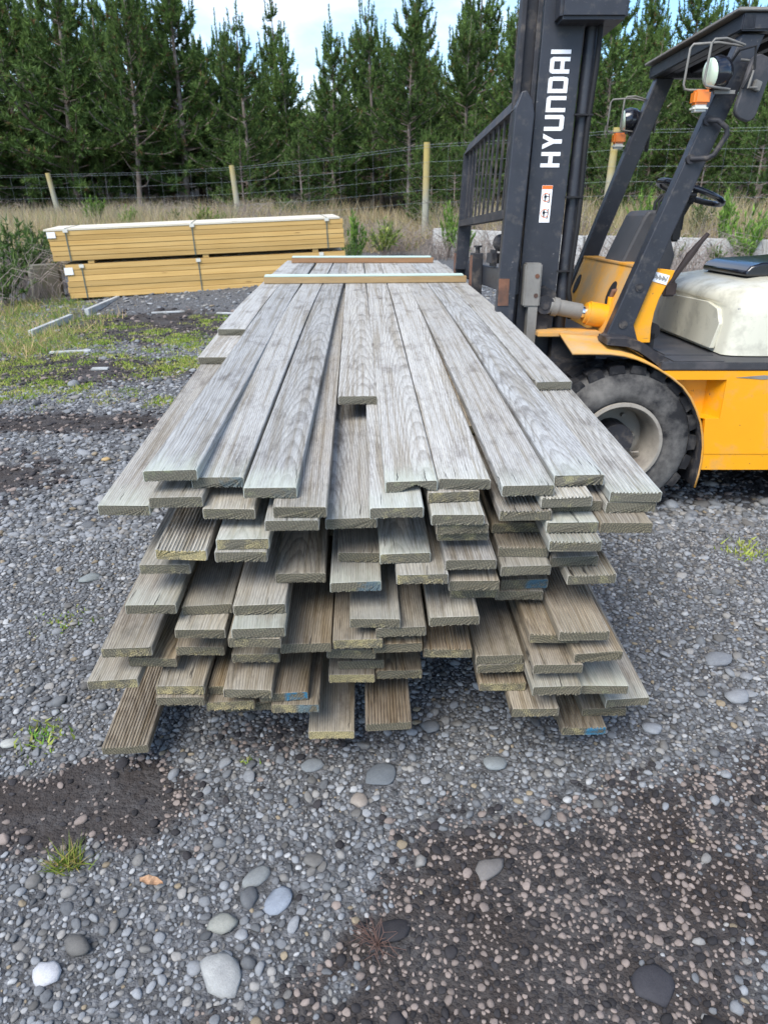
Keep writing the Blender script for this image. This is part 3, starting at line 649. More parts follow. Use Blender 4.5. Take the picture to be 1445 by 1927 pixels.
# wheels
def wheel(cx, y0, y1, r, rr, name='wheel', dz=0):
    FO_ = Vector((FO.x, FO.y, -dz)); P_ = lambda b, nm, mat, smooth=None, parent=None: b.make(nm, mat, parent or fk, smooth, FO_)
    b = B(); w = y1-y0; s = 1 if y0 < 4.3 else -1
    if s < 0: y0, y1 = y1, y0
    b.lathe([(rr, .012*s), (rr+.018, -.004*s), (rr+.05, -.012*s), (r*.80, -.004*s), (r*.875, .008*s), (r*.93, .03*s), (r*.955, .06*s), (r*.955, w*s-.06*s), (r*.90, w*s-.01*s), (rr, w*s)], (cx, y0, r), seg=56)
    ty = P_(b, name, M_TYRE, 50); b = B(); n = 22
    for k in range(n):
        a = 2*math.pi*k/n
        for row in (0, 1):
            aa = a+(.5*2*math.pi/n if row else 0); T = Matrix.Translation((cx, y0, r)) @ Matrix.Rotation(aa, 4, 'Y')
            ya, yb = ((.012, w*.46) if row == 0 else (w*.52, w-.012)); h = math.pi*r/n*.72
            pts = [(r*.90, -h), (r*.992, -h*.86), (r, -h*.3), (r, h*.3), (r*.992, h*.86), (r*.90, h)]
            b.prism([(p, q) for p, q in pts], ya*s, yb*s, 'y', T)
    P_(b, 'tread_lugs', M_TREAD, None, ty)
    b = B(); b.lathe([(rr+.006, -.004*s), (rr+.004, -.020*s), (rr-.012, -.022*s), (rr-.020, -.012*s), (rr-.028, .03*s), (rr-.042, .07*s), (rr-.045, .19*s), (.085, .195*s), (.082, .12*s), (.05, .11*s), (.0, .11*s)], (cx, y0, r), seg=48)
    for k in range(6):
        a = 2*math.pi*k/6; b.cyl((cx+.125*math.cos(a), y0+.195*s, r+.125*math.sin(a)), (cx+.125*math.cos(a), y0+.165*s, r+.125*math.sin(a)), .013, seg=6)
    b.tube([(cx+.07, y0+.12*s, r-.055), (cx+.10, y0+.08*s, r-.075), (cx+.135, y0+.07*s, r-.07)], .007, 6)
    P_(b, 'rim', M_RIM, 35, ty)
wheel(1.375, 3.55, 3.83, .412, .217); wheel(1.375, 5.12, 4.86, .412, .217, dz=.065)
wheel(2.98, 3.72, 3.95, .33, .18, dz=.01); wheel(2.98, 4.94, 4.71, .33, .18, dz=.06)
# chassis
b = B(); b.box((1.0, 3.86, .22), (1.62, 4.8, .80), .02); b.box((1.05, 3.9, .80), (1.30, 4.75, .93)); b.box((1.62, 3.70, .30), (3.15, 4.95, .795)); b.cyl((1.375, 3.6, .412), (1.375, 5.05, .412), .09)
P_(b, 'chassis', M_BKD)
arc = [(1.071, .894), (1.165, .894), (1.26, .893), (1.335, .884), (1.399, .868), (1.46, .845), (1.522, .815), (1.59, .775), (1.655, .727), (1.705, .67), (1.745, .605), (1.778, .54), (1.800, .47), (1.815, .40), (1.820, .32), (1.818, .245), (1.809, .172)]
def fender(y0, y1, nm):
    b = B(); bm = b.bm; rows = []
    for i, (x, z) in enumerate(arc):
        t = max(0, 1-i/9)
        rows.append([bm.verts.new((x, y0+(y1-y0)*f, z+.05*t*g2)) for f, g2 in ((0, 0), (.5, .55), (.80, .9), (.82, 1.0), (1, 1.05))])
    for A, C in zip(rows, rows[1:]):
        for k in range(4): bm.faces.new((A[k], A[k+1], C[k+1], C[k]))
    o = P_(b, nm, [M_ORD, M_BKD], 40)
    so_ = o.modifiers.new('sheet', 'SOLIDIFY'); so_.thickness = .010; so_.offset = -1 if y0 < 4.3 else 1; so_.material_offset = 1; so_.material_offset_rim = 0
    return o
fender(3.52, 3.86, 'fender'); fender(5.14, 4.82, 'fender')
b = B(); b.box((.955, 3.84, .925), (1.30, 4.02, .950), .004); b.cyl((1.10, 3.93, .95), (1.10, 3.93, .953), .035, seg=18); P_(b, 'step_plate', M_ORD)
for ya, yb in ((3.53, 3.56), (5.08, 5.11)):
    b = B()
    b.prism([(1.60, .757), (3.2, .757), (3.2, .800), (1.55, .800)], ya, yb)
    b.prism([(1.875, .36), (3.2, .36), (3.2, .757), (1.875, .757)], ya, yb)
    b.prism([(1.815, .36), (1.875, .36), (1.875, .553), (1.80, .553)], ya, yb)
    b.prism([(1.815, .27), (3.2, .27), (3.2, .36), (1.815, .36)], ya+.004, yb-.004)
    b.prism([(1.55, .553), (1.55, .757), (1.88, .757), (1.88, .553)], ya+.11, ya+.12)
    b.prism([(1.877, ya+.002), (1.885, ya+.002), (1.83, ya+.115), (1.822, ya+.115)], .553, .757, 'z')
    b.prism([(1.80, ya+.004), (1.877, ya+.004), (1.83, ya+.115), (1.70, ya+.115)], .551, .555, 'z')
    P_(b, 'body_panel', M_OR)
b = B(); b.prism([(1.92, .769), (2.06, .781), (2.20, .769), (2.06, .759)], 3.5275, 3.53); P_(b, 'body_badge', M_GREY)
b = B(); b.box((1.53, 3.535, .803), (3.2, 5.10, .843), .006); P_(b, 'floor_plate', M_RUB)
b = B(); b.box((1.60, 3.56, .8435), (1.86, 3.72, .8475), .001); b.box((1.62, 3.74, .8435), (1.88, 4.6, .8475), .001); P_(b, 'floor_mat', M_RUB)
for ya, yb in ((3.545, 3.74), (4.9, 5.09)):
    b = B(); b.prism([(1.255, .958), (1.38, .952), (1.45, .930), (1.52, .885), (1.585, .845), (1.585, .800), (1.55, .805), (1.49, .850), (1.42, .893), (1.36, .916), (1.255, .925)], ya+.03, yb); P_(b, 'step_edge', M_BKD)
# cowl (dash panel) between the front pillars
pl = lambda z: 1.305+(z-.95)*.335       # front line of the pillars
b = B(); b.prism([(pl(.93)+.004, .93), (pl(1.285)+.004, 1.285), (pl(1.285)+.03, 1.285), (pl(.93)+.03, .93)], 3.83, 4.82)
b.box((pl(1.28), 3.83, 1.283), (pl(1.28)+.10, 4.82, 1.297), .004); P_(b, 'cowl', M_ORD)
for z, y, a, c in ((1.14, 3.99, .055, .065), (1.13, 4.72, .045, .06)):
    b = B(); T = Matrix.Translation((pl(z)+.003, y, z)) @ Matrix.Rotation(math.atan(.335), 4, 'Y')
    b.prism([(a*math.cos(t), c*math.sin(t)) for t in np.linspace(0, 6.283, 21)[:-1]], -.004, .003, 'x', T); P_(b, 'cowl_slot', M_BLK)  # black discs stand in for the dark inside the openings
for y in (3.775, 4.86):
    b = B(); b.prism([(pl(.93)+.05, .905), (pl(1.29)+.05, 1.29), (1.622, 1.272), (1.612, 1.235), (1.585, 1.19), (1.560, 1.13), (1.545, 1.06), (1.540, .985), (1.545, .905)], y, y+.03); P_(b, 'cowl_side', M_OR, bevel=.003)
b = B(); b.box((-.045, -.002, -.024), (.045, .001, .024), 0, Matrix.Translation((1.548, 3.773, 1.235)) @ Matrix.Rotation(R(14), 4, 'Y')); lb = P_(b, 'data_label', M_WHITE)
b = B()
for k in range(14):
    T = Matrix.Translation((1.548, 3.7700, 1.235)) @ Matrix.Rotation(R(14), 4, 'Y'); x = -.034+.0052*k
    b.box((x, -.0004, -.012+.004*(k % 3)), (x+.0035, .0003, .004+.004*((k*7) % 4)), 0, T)
P_(b, 'label_print', M_GREY, None, lb)
b = B(); b.cyl((1.555, 3.80, .96), (1.555, 3.86, .96), .045, seg=20); b.box((1.53, 3.80, .845), (1.575, 3.86, .95)); P_(b, 'pedal_bracket', M_BLK)
# pillars
for y in (3.745, 4.845):
    b = B(); b.prism([(pl(.925)-.035, .925), (pl(.95)-.005, .955), (pl(2.30)-.0, 2.30), (pl(2.30)+.105, 2.30), (pl(1.44)+.100, 1.44), (pl(1.0)+.115, 1.0), (pl(.92)+.175, .915)], y, y+.075)
    pp = P_(b, 'front_pillar', M_BK, bevel=.006)
    for z in (1.005, 1.19):
        b = B(); x = pl(z)+.055; b.cyl((x, y-.006, z), (x, y+.004, z), .022, seg=18); b.cyl((x, y-.009, z), (x, y+.004, z), .012, seg=12); P_(b, 'pillar_bolt', M_BKD, None, pp)
    b = B(); b.prism([(2.95, .84), (3.03, .84), (2.93, 2.30), (2.85, 2.30)], y, y+.07); P_(b, 'rear_pillar', M_BK)
# roof
b = B()
b.box((1.735, 3.715, 2.305), (1.80, 4.935, 2.372), .006)
for y in (3.715, 4.865): b.box((1.735, y, 2.305), (3.0, y+.075, 2.374), .008)
b.box((2.93, 3.79, 2.305), (3.0, 4.86, 2.374), .006)
rf = P_(b, 'overhead_guard', M_BK)
for k in range(9):
    b = B(); x = 1.84+.12*k; b.box((x, 3.79, 2.325), (x+.045, 4.865, 2.368), .004); P_(b, 'guard_slat', M_BK, None, rf)
b = B(); b.box((1.705, 3.70, 2.378), (3.02, 4.95, 2.392), .003); P_(b, 'roof_sheet', plain('grey_roof_sheet', (.24, .225, .20), .6, .15, 5, (.12, .11, .10), .4), None, rf)
# lamps, loops, mirrors, grab handle
def lamp(y, x0, z0, s):
    b = B(); T = Matrix.Translation((x0, y, z0)) @ Matrix.Rotation(R(-97), 4, 'Y') @ Matrix.Rotation(R(12*s), 4, 'X')
    pr = [(.040, .045), (.062, .035), (.066, .0), (.056, -.035), (.036, -.055), (0, -.058)]; rings = []
    b2 = B(); 
    for bb, prof in ((b, pr), (b2, [(.058, .036), (.050, .046), (.03, .052), (0, .054)])):
        vs = [[bb.bm.verts.new(T @ Vector((r*math.cos(t)*1.08, r*math.sin(t), a))) for t in np.linspace(0, 6.2832, 25)[:-1]] for r, a in prof if r > 0]
        for A, C in zip(vs, vs[1:]):
            for k in range(24): bb.bm.faces.new((A[k], A[(k+1) % 24], C[(k+1) % 24], C[k]))
        bb.bm.faces.new(vs[-1])
    h = P_(b, 'headlight', M_VINYL, 50); P_(b2, 'headlight_lens', M_LENS, 50, h)
    b = B(); b.box((x0-.005, y-.008, z0-.085), (x0+.09, y+.008, z0-.07)); b.cyl((x0, y, z0-.08), (x0, y, z0-.05), .009)
    for dy, dx in ((-.05, -.055), (.05, -.11)):
        b.tube([(x0+.10, y+dy*.2, z0+.105), (x0+.0, y+dy*.8, z0+.125), (x0+dx, y+dy, z0+.12), (x0+dx-.012, y+dy, z0+.105), (x0+dx-.02, y+dy, z0-.04), (x0+dx-.012, y+dy, z0-.058), (x0+dx+.01, y+dy, z0-.062), (x0+.06, y+dy*.3, z0-.068)], .0055, 8)
    P_(b, 'lamp_guard', M_GREY, 60)
    b = B(); b.box((x0-.100, y-.032, z0-.130), (x0-.026, y+.032, z0-.070), .010); i1 = P_(b, 'indicator', M_AMBER, 50)
    b = B(); b.box((x0-.098, y-.031, z0-.158), (x0-.028, y+.031, z0-.1305), .010); P_(b, 'indicator_lens', M_CLEAR, 50, i1)
lamp(3.68, 1.645, 2.135, 1); lamp(4.93, 1.655, 2.085, -1)
b = B(); b.tube([(1.70, 3.70, 2.17), (1.72, 3.66, 2.22), (1.79, 3.66, 2.235), (1.80, 3.66, 2.15), (1.76, 3.66, 2.07)], .006); P_(b, 'lamp_cable', M_BLK)
def mirror(cx, y, cz, rz, ang):
    T = Matrix.Translation((cx, y, cz)) @ Matrix.Rotation(rz, 4, 'Z') @ Matrix.Rotation(ang, 4, 'Y'); b = B(); hw, hh, r = .062, .135, .045; p = []
    for sx_, sz_, a0 in ((1, 1, 0), (-1, 1, 90), (-1, -1, 180), (1, -1, 270)):
        for k in range(6): a = R(a0+18*k); p.append((sx_*(hw-r)+r*math.cos(a), sz_*(hh-r)+r*math.sin(a)))
    b.prism(p, -.012, .012, 'y', T); o = P_(b, 'mirror', M_RUB, 40, bevel=.006)
    b = B(); b.box((-.02, -.03, -.012), (.02, -.012, .03), .003, T); b.tube([T @ Vector((0, -.025, .0)), T @ Vector((-.05, -.03, -.015)), T @ Vector((-.055, -.03, .05)), T @ Vector((-.04, -.0, .10)), T @ Vector((-.085, .04, .10))], .0065); P_(b, 'mirror_arm', M_GREY, 60, o)
mirror(1.825, 3.70, 2.075, R(18), R(14)); mirror(1.79, 4.98, 2.05, R(75), R(-18))
b = B(); b.tube([(1.655, 3.735, 1.95), (1.69, 3.70, 1.945), (1.735, 3.70, 1.915), (1.742, 3.70, 1.885), (1.695, 3.70, 1.80), (1.665, 3.70, 1.785), (1.60, 3.735, 1.785)], .0125, 10)
for z, x in ((1.95, 1.655), (1.785, 1.60)): b.cyl((x, 3.728, z), (x, 3.745, z), .022, seg=12)
P_(b, 'grab_handle', M_BKD, 60)
M_BROWN = plain('brown_grip', (.055, .038, .032), .6, .25, 14)
# driver controls
cxs, czs = 1.845, 1.655; T = Matrix.Translation((cxs, 4.30, czs)) @ Matrix.Rotation(R(19), 4, 'Y')
b = B(); b.tube([T @ Vector((.185*math.cos(t), .185*math.sin(t), 0)) for t in np.linspace(0, 6.2832, 41)[:-1]], .0155, 10, True); sw = P_(b, 'steering_wheel', M_VINYL, 60)
b = B()
for a in (20, 140, 260): b.tube([T @ Vector((0, 0, -.025)), T @ Vector((.10*math.cos(R(a)), .10*math.sin(R(a)), -.018)), T @ Vector((.18*math.cos(R(a)), .18*math.sin(R(a)), 0))], .013, 8)
b.cyl(T @ Vector((0, 0, -.05)), T @ Vector((0, 0, -.005)), .04); b.cyl(T @ Vector((0, 0, -.05)), (1.62, 4.30, 1.15), .032); P_(b, 'steering_column', M_BLK, 40, sw)
b = B(); b.sphere(T @ Vector((0, 0, -.0)), .022, (1, 1, .5)); P_(b, 'horn_button', M_CLEAR, 60, sw)
b = B(); b.prism([(1.425, 1.24), (1.545, 1.535), (1.565, 1.56), (1.635, 1.565), (1.66, 1.545), (1.745, 1.33), (1.73, 1.24)], 4.12, 4.46); P_(b, 'dash_console', M_RUB, bevel=.015)
b = B(); b.box((1.70, 4.2, 1.44), (1.80, 4.38, 1.57), .02); b.box((1.715, 4.15, 1.40), (1.77, 4.22, 1.48), .01); P_(b, 'column_housing', M_BLK)
b = B()
for y in (4.08, 4.14): b.tube([(1.60, y, 1.45), (1.60, y, 1.60), (1.625, y, 1.635), (1.66, y, 1.645), (1.80, y+.02, 1.635)], .009)
P_(b, 'hand_lever', M_BLK, 60)
b = B(); b.tube([(1.69, 4.02, 1.17), (1.74, 4.02, 1.26), (1.785, 4.02, 1.335), (1.83, 4.02, 1.40), (1.865, 4.02, 1.445)], [.012, .016, .021, .014, .012], 10); b.box((1.665, 4.0, 1.12), (1.735, 4.05, 1.20), .01); P_(b, 'brake_lever', M_BROWN, 60)
# hood
def hood(b, scale=1.0, x0=0, secs=None):
    bm = b.bm; rows = []
    for x, hw, zt in secs:
        row = []
        for t in np.linspace(0, math.pi, 33):
            c_, s_ = math.cos(t), math.sin(t); yy = 4.32+hw*math.copysign(abs(c_)**.22, c_); z = .849+(zt-.849)*abs(s_)**.30
            row.append(bm.verts.new((x+.13*(z-.85)+.085*abs((yy-4.32)/.63)**5*(1 if x < 2.2 else 0), yy, z)))
        rows.append(row)
    for A, C in zip(rows, rows[1:]):
        for k in range(32): bm.faces.new((A[k], A[k+1], C[k+1], C[k]))
    bm.faces.new(rows[0]); bm.faces.new(rows[-1])
b = B(); hood(b, secs=[(1.865, .575, 1.115), (1.872, .598, 1.142), (1.89, .615, 1.165), (1.93, .625, 1.185), (2.0, .630, 1.20), (2.15, .630, 1.222), (2.4, .630, 1.235), (2.8, .63, 1.235), (2.98, .63, 1.22), (3.0, .61, 1.18)]); hd = P_(b, 'hood', M_CREAM, 40)
b = B(); pts = [(-.50, .868), (-.52, 1.0), (-.47, 1.075), (-.36, 1.10), (.40, 1.085), (.49, 1.05), (.52, .95), (.52, .868)]
T = Matrix(((1, 0, .13, 1.861-.13*.85), (0, 1, 0, 4.32), (0, 0, 1, 0), (0, 0, 0, 1)))
vs = [[b.bm.verts.new((1.865+.13*(z-.85)+.085*abs(y/.63)**5+dx, 4.32+y, z)) for y, z in pts] for dx in (-.007, .02)]
b.bm.faces.new(vs[0]); b.bm.faces.new(vs[1][::-1])
for k in range(8): b.bm.faces.new((vs[0][k], vs[0][(k+1) % 8], vs[1][(k+1) % 8], vs[1][k]))
P_(b, 'hood_panel', M_CREAM, 30, hd, bevel=.004)
b = B(); b.box((2.14, 4.06, 1.195), (2.62, 4.60, 1.222), .006); b.box((2.22, 4.12, 1.15), (2.6, 4.54, 1.196)); st = P_(b, 'seat', M_BLK)
b = B(); b.prism([(2.12, 1.223), (2.66, 1.223), (2.66, 1.33), (2.45, 1.31), (2.2, 1.295), (2.14, 1.275), (2.115, 1.245)], 4.04, 4.62); P_(b, 'seat_cushion', M_VINYL, 50, st, bevel=.02)
b = B(); b.box((2.62, 4.06, 1.30), (2.74, 4.60, 1.86), .05, None); P_(b, 'seat_back', M_VINYL, 50, st)
b = B(); b.cyl((2.40, 3.99, 1.222), (2.40, 4.03, 1.222), .028); P_(b, 'seat_knob', M_CLEAR, 50, st)
b = B(); b.prism([(3.02, .33), (3.42, .33), (3.52, .5), (3.52, 1.0), (3.42, 1.12), (3.02, 1.15)], 3.60, 5.04); P_(b, 'counterweight', M_OR, bevel=.03)
# mast
for ya, s in ((4.00, 1), (4.68, -1)):
    b = B()
    b.prism([sh(.872, .25), sh(1.075, .25), sh(1.075, 2.62), sh(.872, 2.62)], ya, ya+.02*s)
    b.prism([sh(.872, .25), sh(.90, .25), sh(.90, 2.62), sh(.872, 2.62)], ya+.02*s, ya+.10*s)
    b.prism([sh(1.047, .25), sh(1.075, .25), sh(1.075, 2.62), sh(1.047, 2.62)], ya+.02*s, ya+.10*s)
    mc = P_(b, 'mast_rail', M_BK, bevel=.004)
    if s < 0: continue
    b = B(); b.prism([sh(.765, .30), sh(.79, .30), sh(.79, 3.3), sh(.765, 3.3)], ya+.0*s, ya+.10*s); b.prism([sh(.79, .30), sh(.86, .30), sh(.86, 3.3), sh(.79, 3.3)], ya+.035*s, ya+.06*s); b.prism([sh(.842, .30), sh(.866, .30), sh(.866, 3.3), sh(.842, 3.3)], ya+.0*s, ya+.034*s)
    P_(b, 'inner_mast_rail', M_BKD, bevel=.004)
    b = B(); p = [(sh(1.125, z)[0], ya+.05*s, z) for z in (.5, 2.45)]; b.cyl(p[0], p[1], .036, seg=18); P_(b, 'lift_cylinder', M_BK, 40)
b = B(); pts = [(sh(1.15, z)[0]+.004*math.sin(z*9), 4.0+.004*math.cos(z*7), z) for z in np.linspace(2.4, 1.15, 20)]+[(1.155, 4.0, 1.08), (1.17, 4.05, 1.0)]; b.tube(pts, .013, 8)
for z in (2.0, 1.62, 1.25): b.box((sh(1.07, z)[0], 3.985, z), (sh(1.165, z)[0], 4.015, z+.008))
P_(b, 'hydraulic_hose', M_BLK, 60)
b = B(); b.box((.945, 3.87, 2.385), (1.265, 4.82, 2.62), .015); P_(b, 'mast_crosshead', M_BK)
for z in (.55, 1.55, 2.1):
    b = B(); b.box((sh(1.0, z)[0], 4.1, z), (sh(1.05, z)[0], 4.58, z+.09)); P_(b, 'mast_crossmember', M_BK)
b = B(); b.cyl((.93, 4.34, .3), (.96, 4.34, 2.6), .045); P_(b, 'centre_cylinder', M_BK, 40)
# lettering on the mast face (reads upwards)
def letters():
    G = {'H': [(0, 0, .24, 1), (.70, 0, .94, 1), (.24, .39, .70, .61)], 'U': [(0, .10, .24, 1), (.70, .10, .94, 1), (.10, 0, .84, .10), (.03, .045, .10, .10), (.84, .045, .91, .10), (.24, .10, .70, .22)],
         'N': [(0, 0, .24, 1), (.70, 0, .94, .88), (.24, .78, .84, 1), (.84, .88, .90, .955)], 'D': [(0, 0, .24, 1), (.24, 0, .84, .21), (.24, .79, .84, 1), (.70, .21, .94, .79), (.84, .06, .91, .21), (.84, .79, .91, .94)],
         'A': [(0, 0, .24, .88), (.70, 0, .94, .88), (.10, .88, .84, 1), (.04, .88, .10, .955), (.84, .88, .90, .955), (.24, .79, .70, .88), (.24, .27, .70, .47)], 'I': [(0, 0, .24, 1)]}
    out = []; x = 0
    for ch in 'HYUNDAI':
        if ch == 'Y':
            polys = [[(0, 1), (.28, 1), (.47, .66), (.66, 1), (.94, 1), (.60, .42), (.60, 0), (.34, 0), (.34, .42)]]; w = .94
        else: polys = [[(a, b_), (c_, b_), (c_, d_), (a, d_)] for a, b_, c_, d_ in G[ch]]; w = .24 if ch == 'I' else .94
        out.append((ch, [[(px+x, py) for px, py in p] for p in polys])); x += w+.17
    return out, x-.17
LS, LW = letters(); z0, z1, capx = 1.765, 2.285, .098
for ch, polys in LS:
    b = B()
    for p in polys: b.prism([(sh(1.022, z0+(z1-z0)*u/LW)[0]-capx*v, z0+(z1-z0)*u/LW) for u, v in p], 3.9972, 3.9985)
    P_(b, 'letter', M_WHITE)
b = B(); b.prism([sh(.945, 1.50), sh(1.0, 1.50), sh(1.0, 1.68), sh(.945, 1.68)], 3.9975, 3.9990); dec = P_(b, 'warning_sticker', M_WHITE)
b = B(); b.prism([sh(.946, 1.662), sh(.999, 1.662), sh(.999, 1.679), sh(.946, 1.679)], 3.9965, 3.9972)
for zc in (1.622, 1.545): b.lathe([(.0215, 0), (.0215, -.0006), (.0180, -.0006), (.0180, 0)], (sh(.970, zc)[0], 3.9974, zc), seg=24)
P_(b, 'sticker_orange', plain('orange_print', (.75, .17, .03), .5, .05), None, dec)
b = B()
for zc in (1.622, 1.545):
    x = sh(.966, zc)[0]; f = lambda a, c_, d, e: b.prism([(x+a, zc+c_), (x+d, zc+c_), (x+d, zc+e), (x+a, zc+e)], 3.9958, 3.9964)
    f(-.006, -.002, .006, .010); f(-.004, -.018, -.001, -.002); f(.001, -.018, .004, -.002); f(-.003, .011, .003, .017); f(.020, -.022, .0235, .022); f(.012, -.024, .0235, -.021); f(.006, .004, .02, .007)
P_(b, 'sticker_pictogram', M_BLK, None, dec)
# carriage, forks and load backrest
TC = Matrix.Translation((.78, 3.95, 1.6)) @ Matrix.Rotation(R(1.3), 4, 'Z') @ Matrix.Rotation(R(-1.6), 4, 'X') @ Matrix.Translation((-.78, -3.95, -1.6))
def C_(b, name, mat, smooth=None, parent=None, bevel=0):
    bmesh.ops.transform(b.bm, matrix=TC, verts=b.bm.verts); return P_(b, name, mat, smooth, parent, bevel)
b = B(); b.box((.815, 3.99, 1.13), (.86, 6.0, 1.255), .006); b.box((.815, 3.99, .66), (.86, 6.0, .78), .006); C_(b, 'carriage_bar', M_BK)
b = B(); b.box((.875, 3.90, 1.075), (.965, 3.985, 1.30), .008); b.box((.905, 3.905, .62), (.955, 3.98, 1.075)); sp = P_(b, 'carriage_end_plate', M_GREY)
b = B()
for z in (1.135, 1.235): b.cyl((.94, 3.897, z), (.94, 3.903, z), .012, seg=12)
P_(b, 'plate_bolt', M_RUST, None, sp)
for y in (5.02, 5.98):
    b = B(); b.prism([(.742, .22), (.815, .22), (.815, 1.335), (.742, 1.335)], y, y+.13); b.prism([(.78, .235), (.78, .285), (-.42, .262), (-.44, .24), (-.40, .235)], y, y+.13); f_ = C_(b, 'fork', M_BKD, bevel=.006)
    b = B(); b.box((.7405, y+.004, .3), (.7425, y+.126, 1.32)); C_(b, 'fork_face', M_RUST, None, f_)
    b = B(); b.cyl((.785, y+.065, 1.335), (.785, y+.065, 1.37), .016, seg=10); b.cyl((.785, y+.065, 1.37), (.785, y+.065, 1.383), .028, seg=12); C_(b, 'fork_pin', M_BKD, None, f_)
b = B(); b.box((.80, 4.55, 1.26), (.85, 4.8, 1.36), .02); b.sphere((.83, 4.45, 1.40), .05); C_(b, 'fork_stop', M_BKD)
tb = lambda z: .045*(z-1.5)
b = B(); b.prism([(.752+tb(.70), .70), (.85+tb(.70), .70), (.85+tb(1.99), 2.00), (.835+tb(2.04), 2.06), (.80+tb(2.08), 2.105), (.775+tb(2.1), 2.10), (.752+tb(2.0), 2.03)], 3.93, 3.99); br = C_(b, 'load_backrest', M_BK, bevel=.006)
b = B(); b.prism([(.752+tb(1.2), 1.2), (.85+tb(1.2), 1.2), (.85+tb(2.04), 2.04), (.752+tb(2.04), 2.04)], 5.95, 6.01); C_(b, 'backrest_upright', M_BK, None, br)
b = B(); b.prism([(.752+tb(2.03), 2.03), (.81+tb(2.03), 2.03), (.81+tb(2.10), 2.095), (.775+tb(2.10), 2.095)], 3.99, 5.95); C_(b, 'backrest_top_rail', M_BKD, None, br)
b = B(); b.prism([(.752+tb(1.50), 1.52), (.82+tb(1.50), 1.52), (.82+tb(1.55), 1.565), (.752+tb(1.55), 1.565)], 3.99, 5.95); C_(b, 'backrest_bottom_rail', M_BKD, None, br)
for k in range(10):
    y = 4.14+.178*k; b = B(); b.prism([(.768+tb(1.565), 1.565), (.778+tb(1.565), 1.565), (.778+tb(2.03), 2.03), (.768+tb(2.03), 2.03)], y, y+.032); C_(b, 'backrest_bar', M_BKD, None, br)
b = B(); b.box((.738, 3.925, 1.08), (.795, 3.9285, 1.22)); C_(b, 'rust_plate', M_RUST, None, br)
# tilt cylinder
b = B(); b.prism([(.93, 1.0), (1.04, 1.0), (1.075, 1.06), (1.06, 1.15), (1.0, 1.18), (.95, 1.16), (.92, 1.1)], 3.96, 3.998); b.cyl((1.0, 3.92, 1.085), (1.0, 3.97, 1.085), .05, seg=20); b.cyl((1.0, 3.915, 1.085), (1.0, 3.97, 1.085), .026, seg=12); b.box((.92, 3.965, .945), (1.03, 3.998, 1.0)); P_(b, 'tilt_bracket', M_BKD)
b = B(); b.cyl((1.03, 3.955, 1.077), (1.205, 3.955, 1.045), .043, seg=24); b.cyl((1.045, 3.955, 1.075), (1.075, 3.955, 1.068), .05, seg=24); tl = P_(b, 'tilt_rod', M_GREY, 40)
b = B(); b.cyl((1.205, 3.955, 1.045), (1.235, 3.955, 1.0395), .032, seg=24); P_(b, 'chrome_rod', M_CHROME, 40, tl)
b = B(); b.cyl((1.228, 3.955, 1.041), (1.243, 3.955, 1.038), .055, seg=28); b.cyl((1.243, 3.955, 1.038), (1.56, 3.955, .98), .064, seg=28); b.cyl((1.36, 3.94, 1.07), (1.36, 3.94, 1.125), .018); P_(b, 'tilt_cylinder', M_OR, 40, tl)
b = B(); b.tube([(1.36, 3.94, 1.12), (1.365, 3.93, 1.155), (1.40, 3.93, 1.16), (1.47, 3.96, 1.145)], .014, 8); P_(b, 'tilt_pipe', M_RUST, 60, tl)

# ------------------------------------------------------------------ strapped packs of new timber
def new_timber(name, a, b_):
    m = M(name, .7, .25); o = m.obj(rnd=6); inf = m.n('ObjectInfo'); f = m.noise(m.vmul(o, (1.2, 30, 40)), 1, 5, .6); f2 = m.noise(m.vmul(o, (.6, 4, 4)), 1.5, 4, .6)
    c = m.mix(m.ramp(f, (.3, 0.), (.7, 1.)), a, b_); c = m.mix(m.ramp(f2, (.45, 0.), (.7, .55)), c, m.mix(1., c, (.86, .80, .66), 'MULTIPLY'))
    v = m.vor(m.vmul(o, (1.3, 5, 9)), 1.0); c = m.mix(m.ramp(v, (.04, .75), (.09, 0.)), c, (.16, .075, .025))
    k = m.math('ADD', .82, m.math('MULTIPLY', inf.outputs['Random'], .32)); m.col(m.mix(1., c, m.comb(k, k, k), 'MULTIPLY')); m.bump(f, .2, .002); return m.m
M_NEW = new_timber('fresh_golden_timber', (.48, .295, .095), (.60, .40, .155)); M_TOP = new_timber('pale_timber_top', (.60, .54, .42), (.72, .66, .54))
M_STRAP = plain('green_grey_strap', (.09, .12, .11), .5, .1)
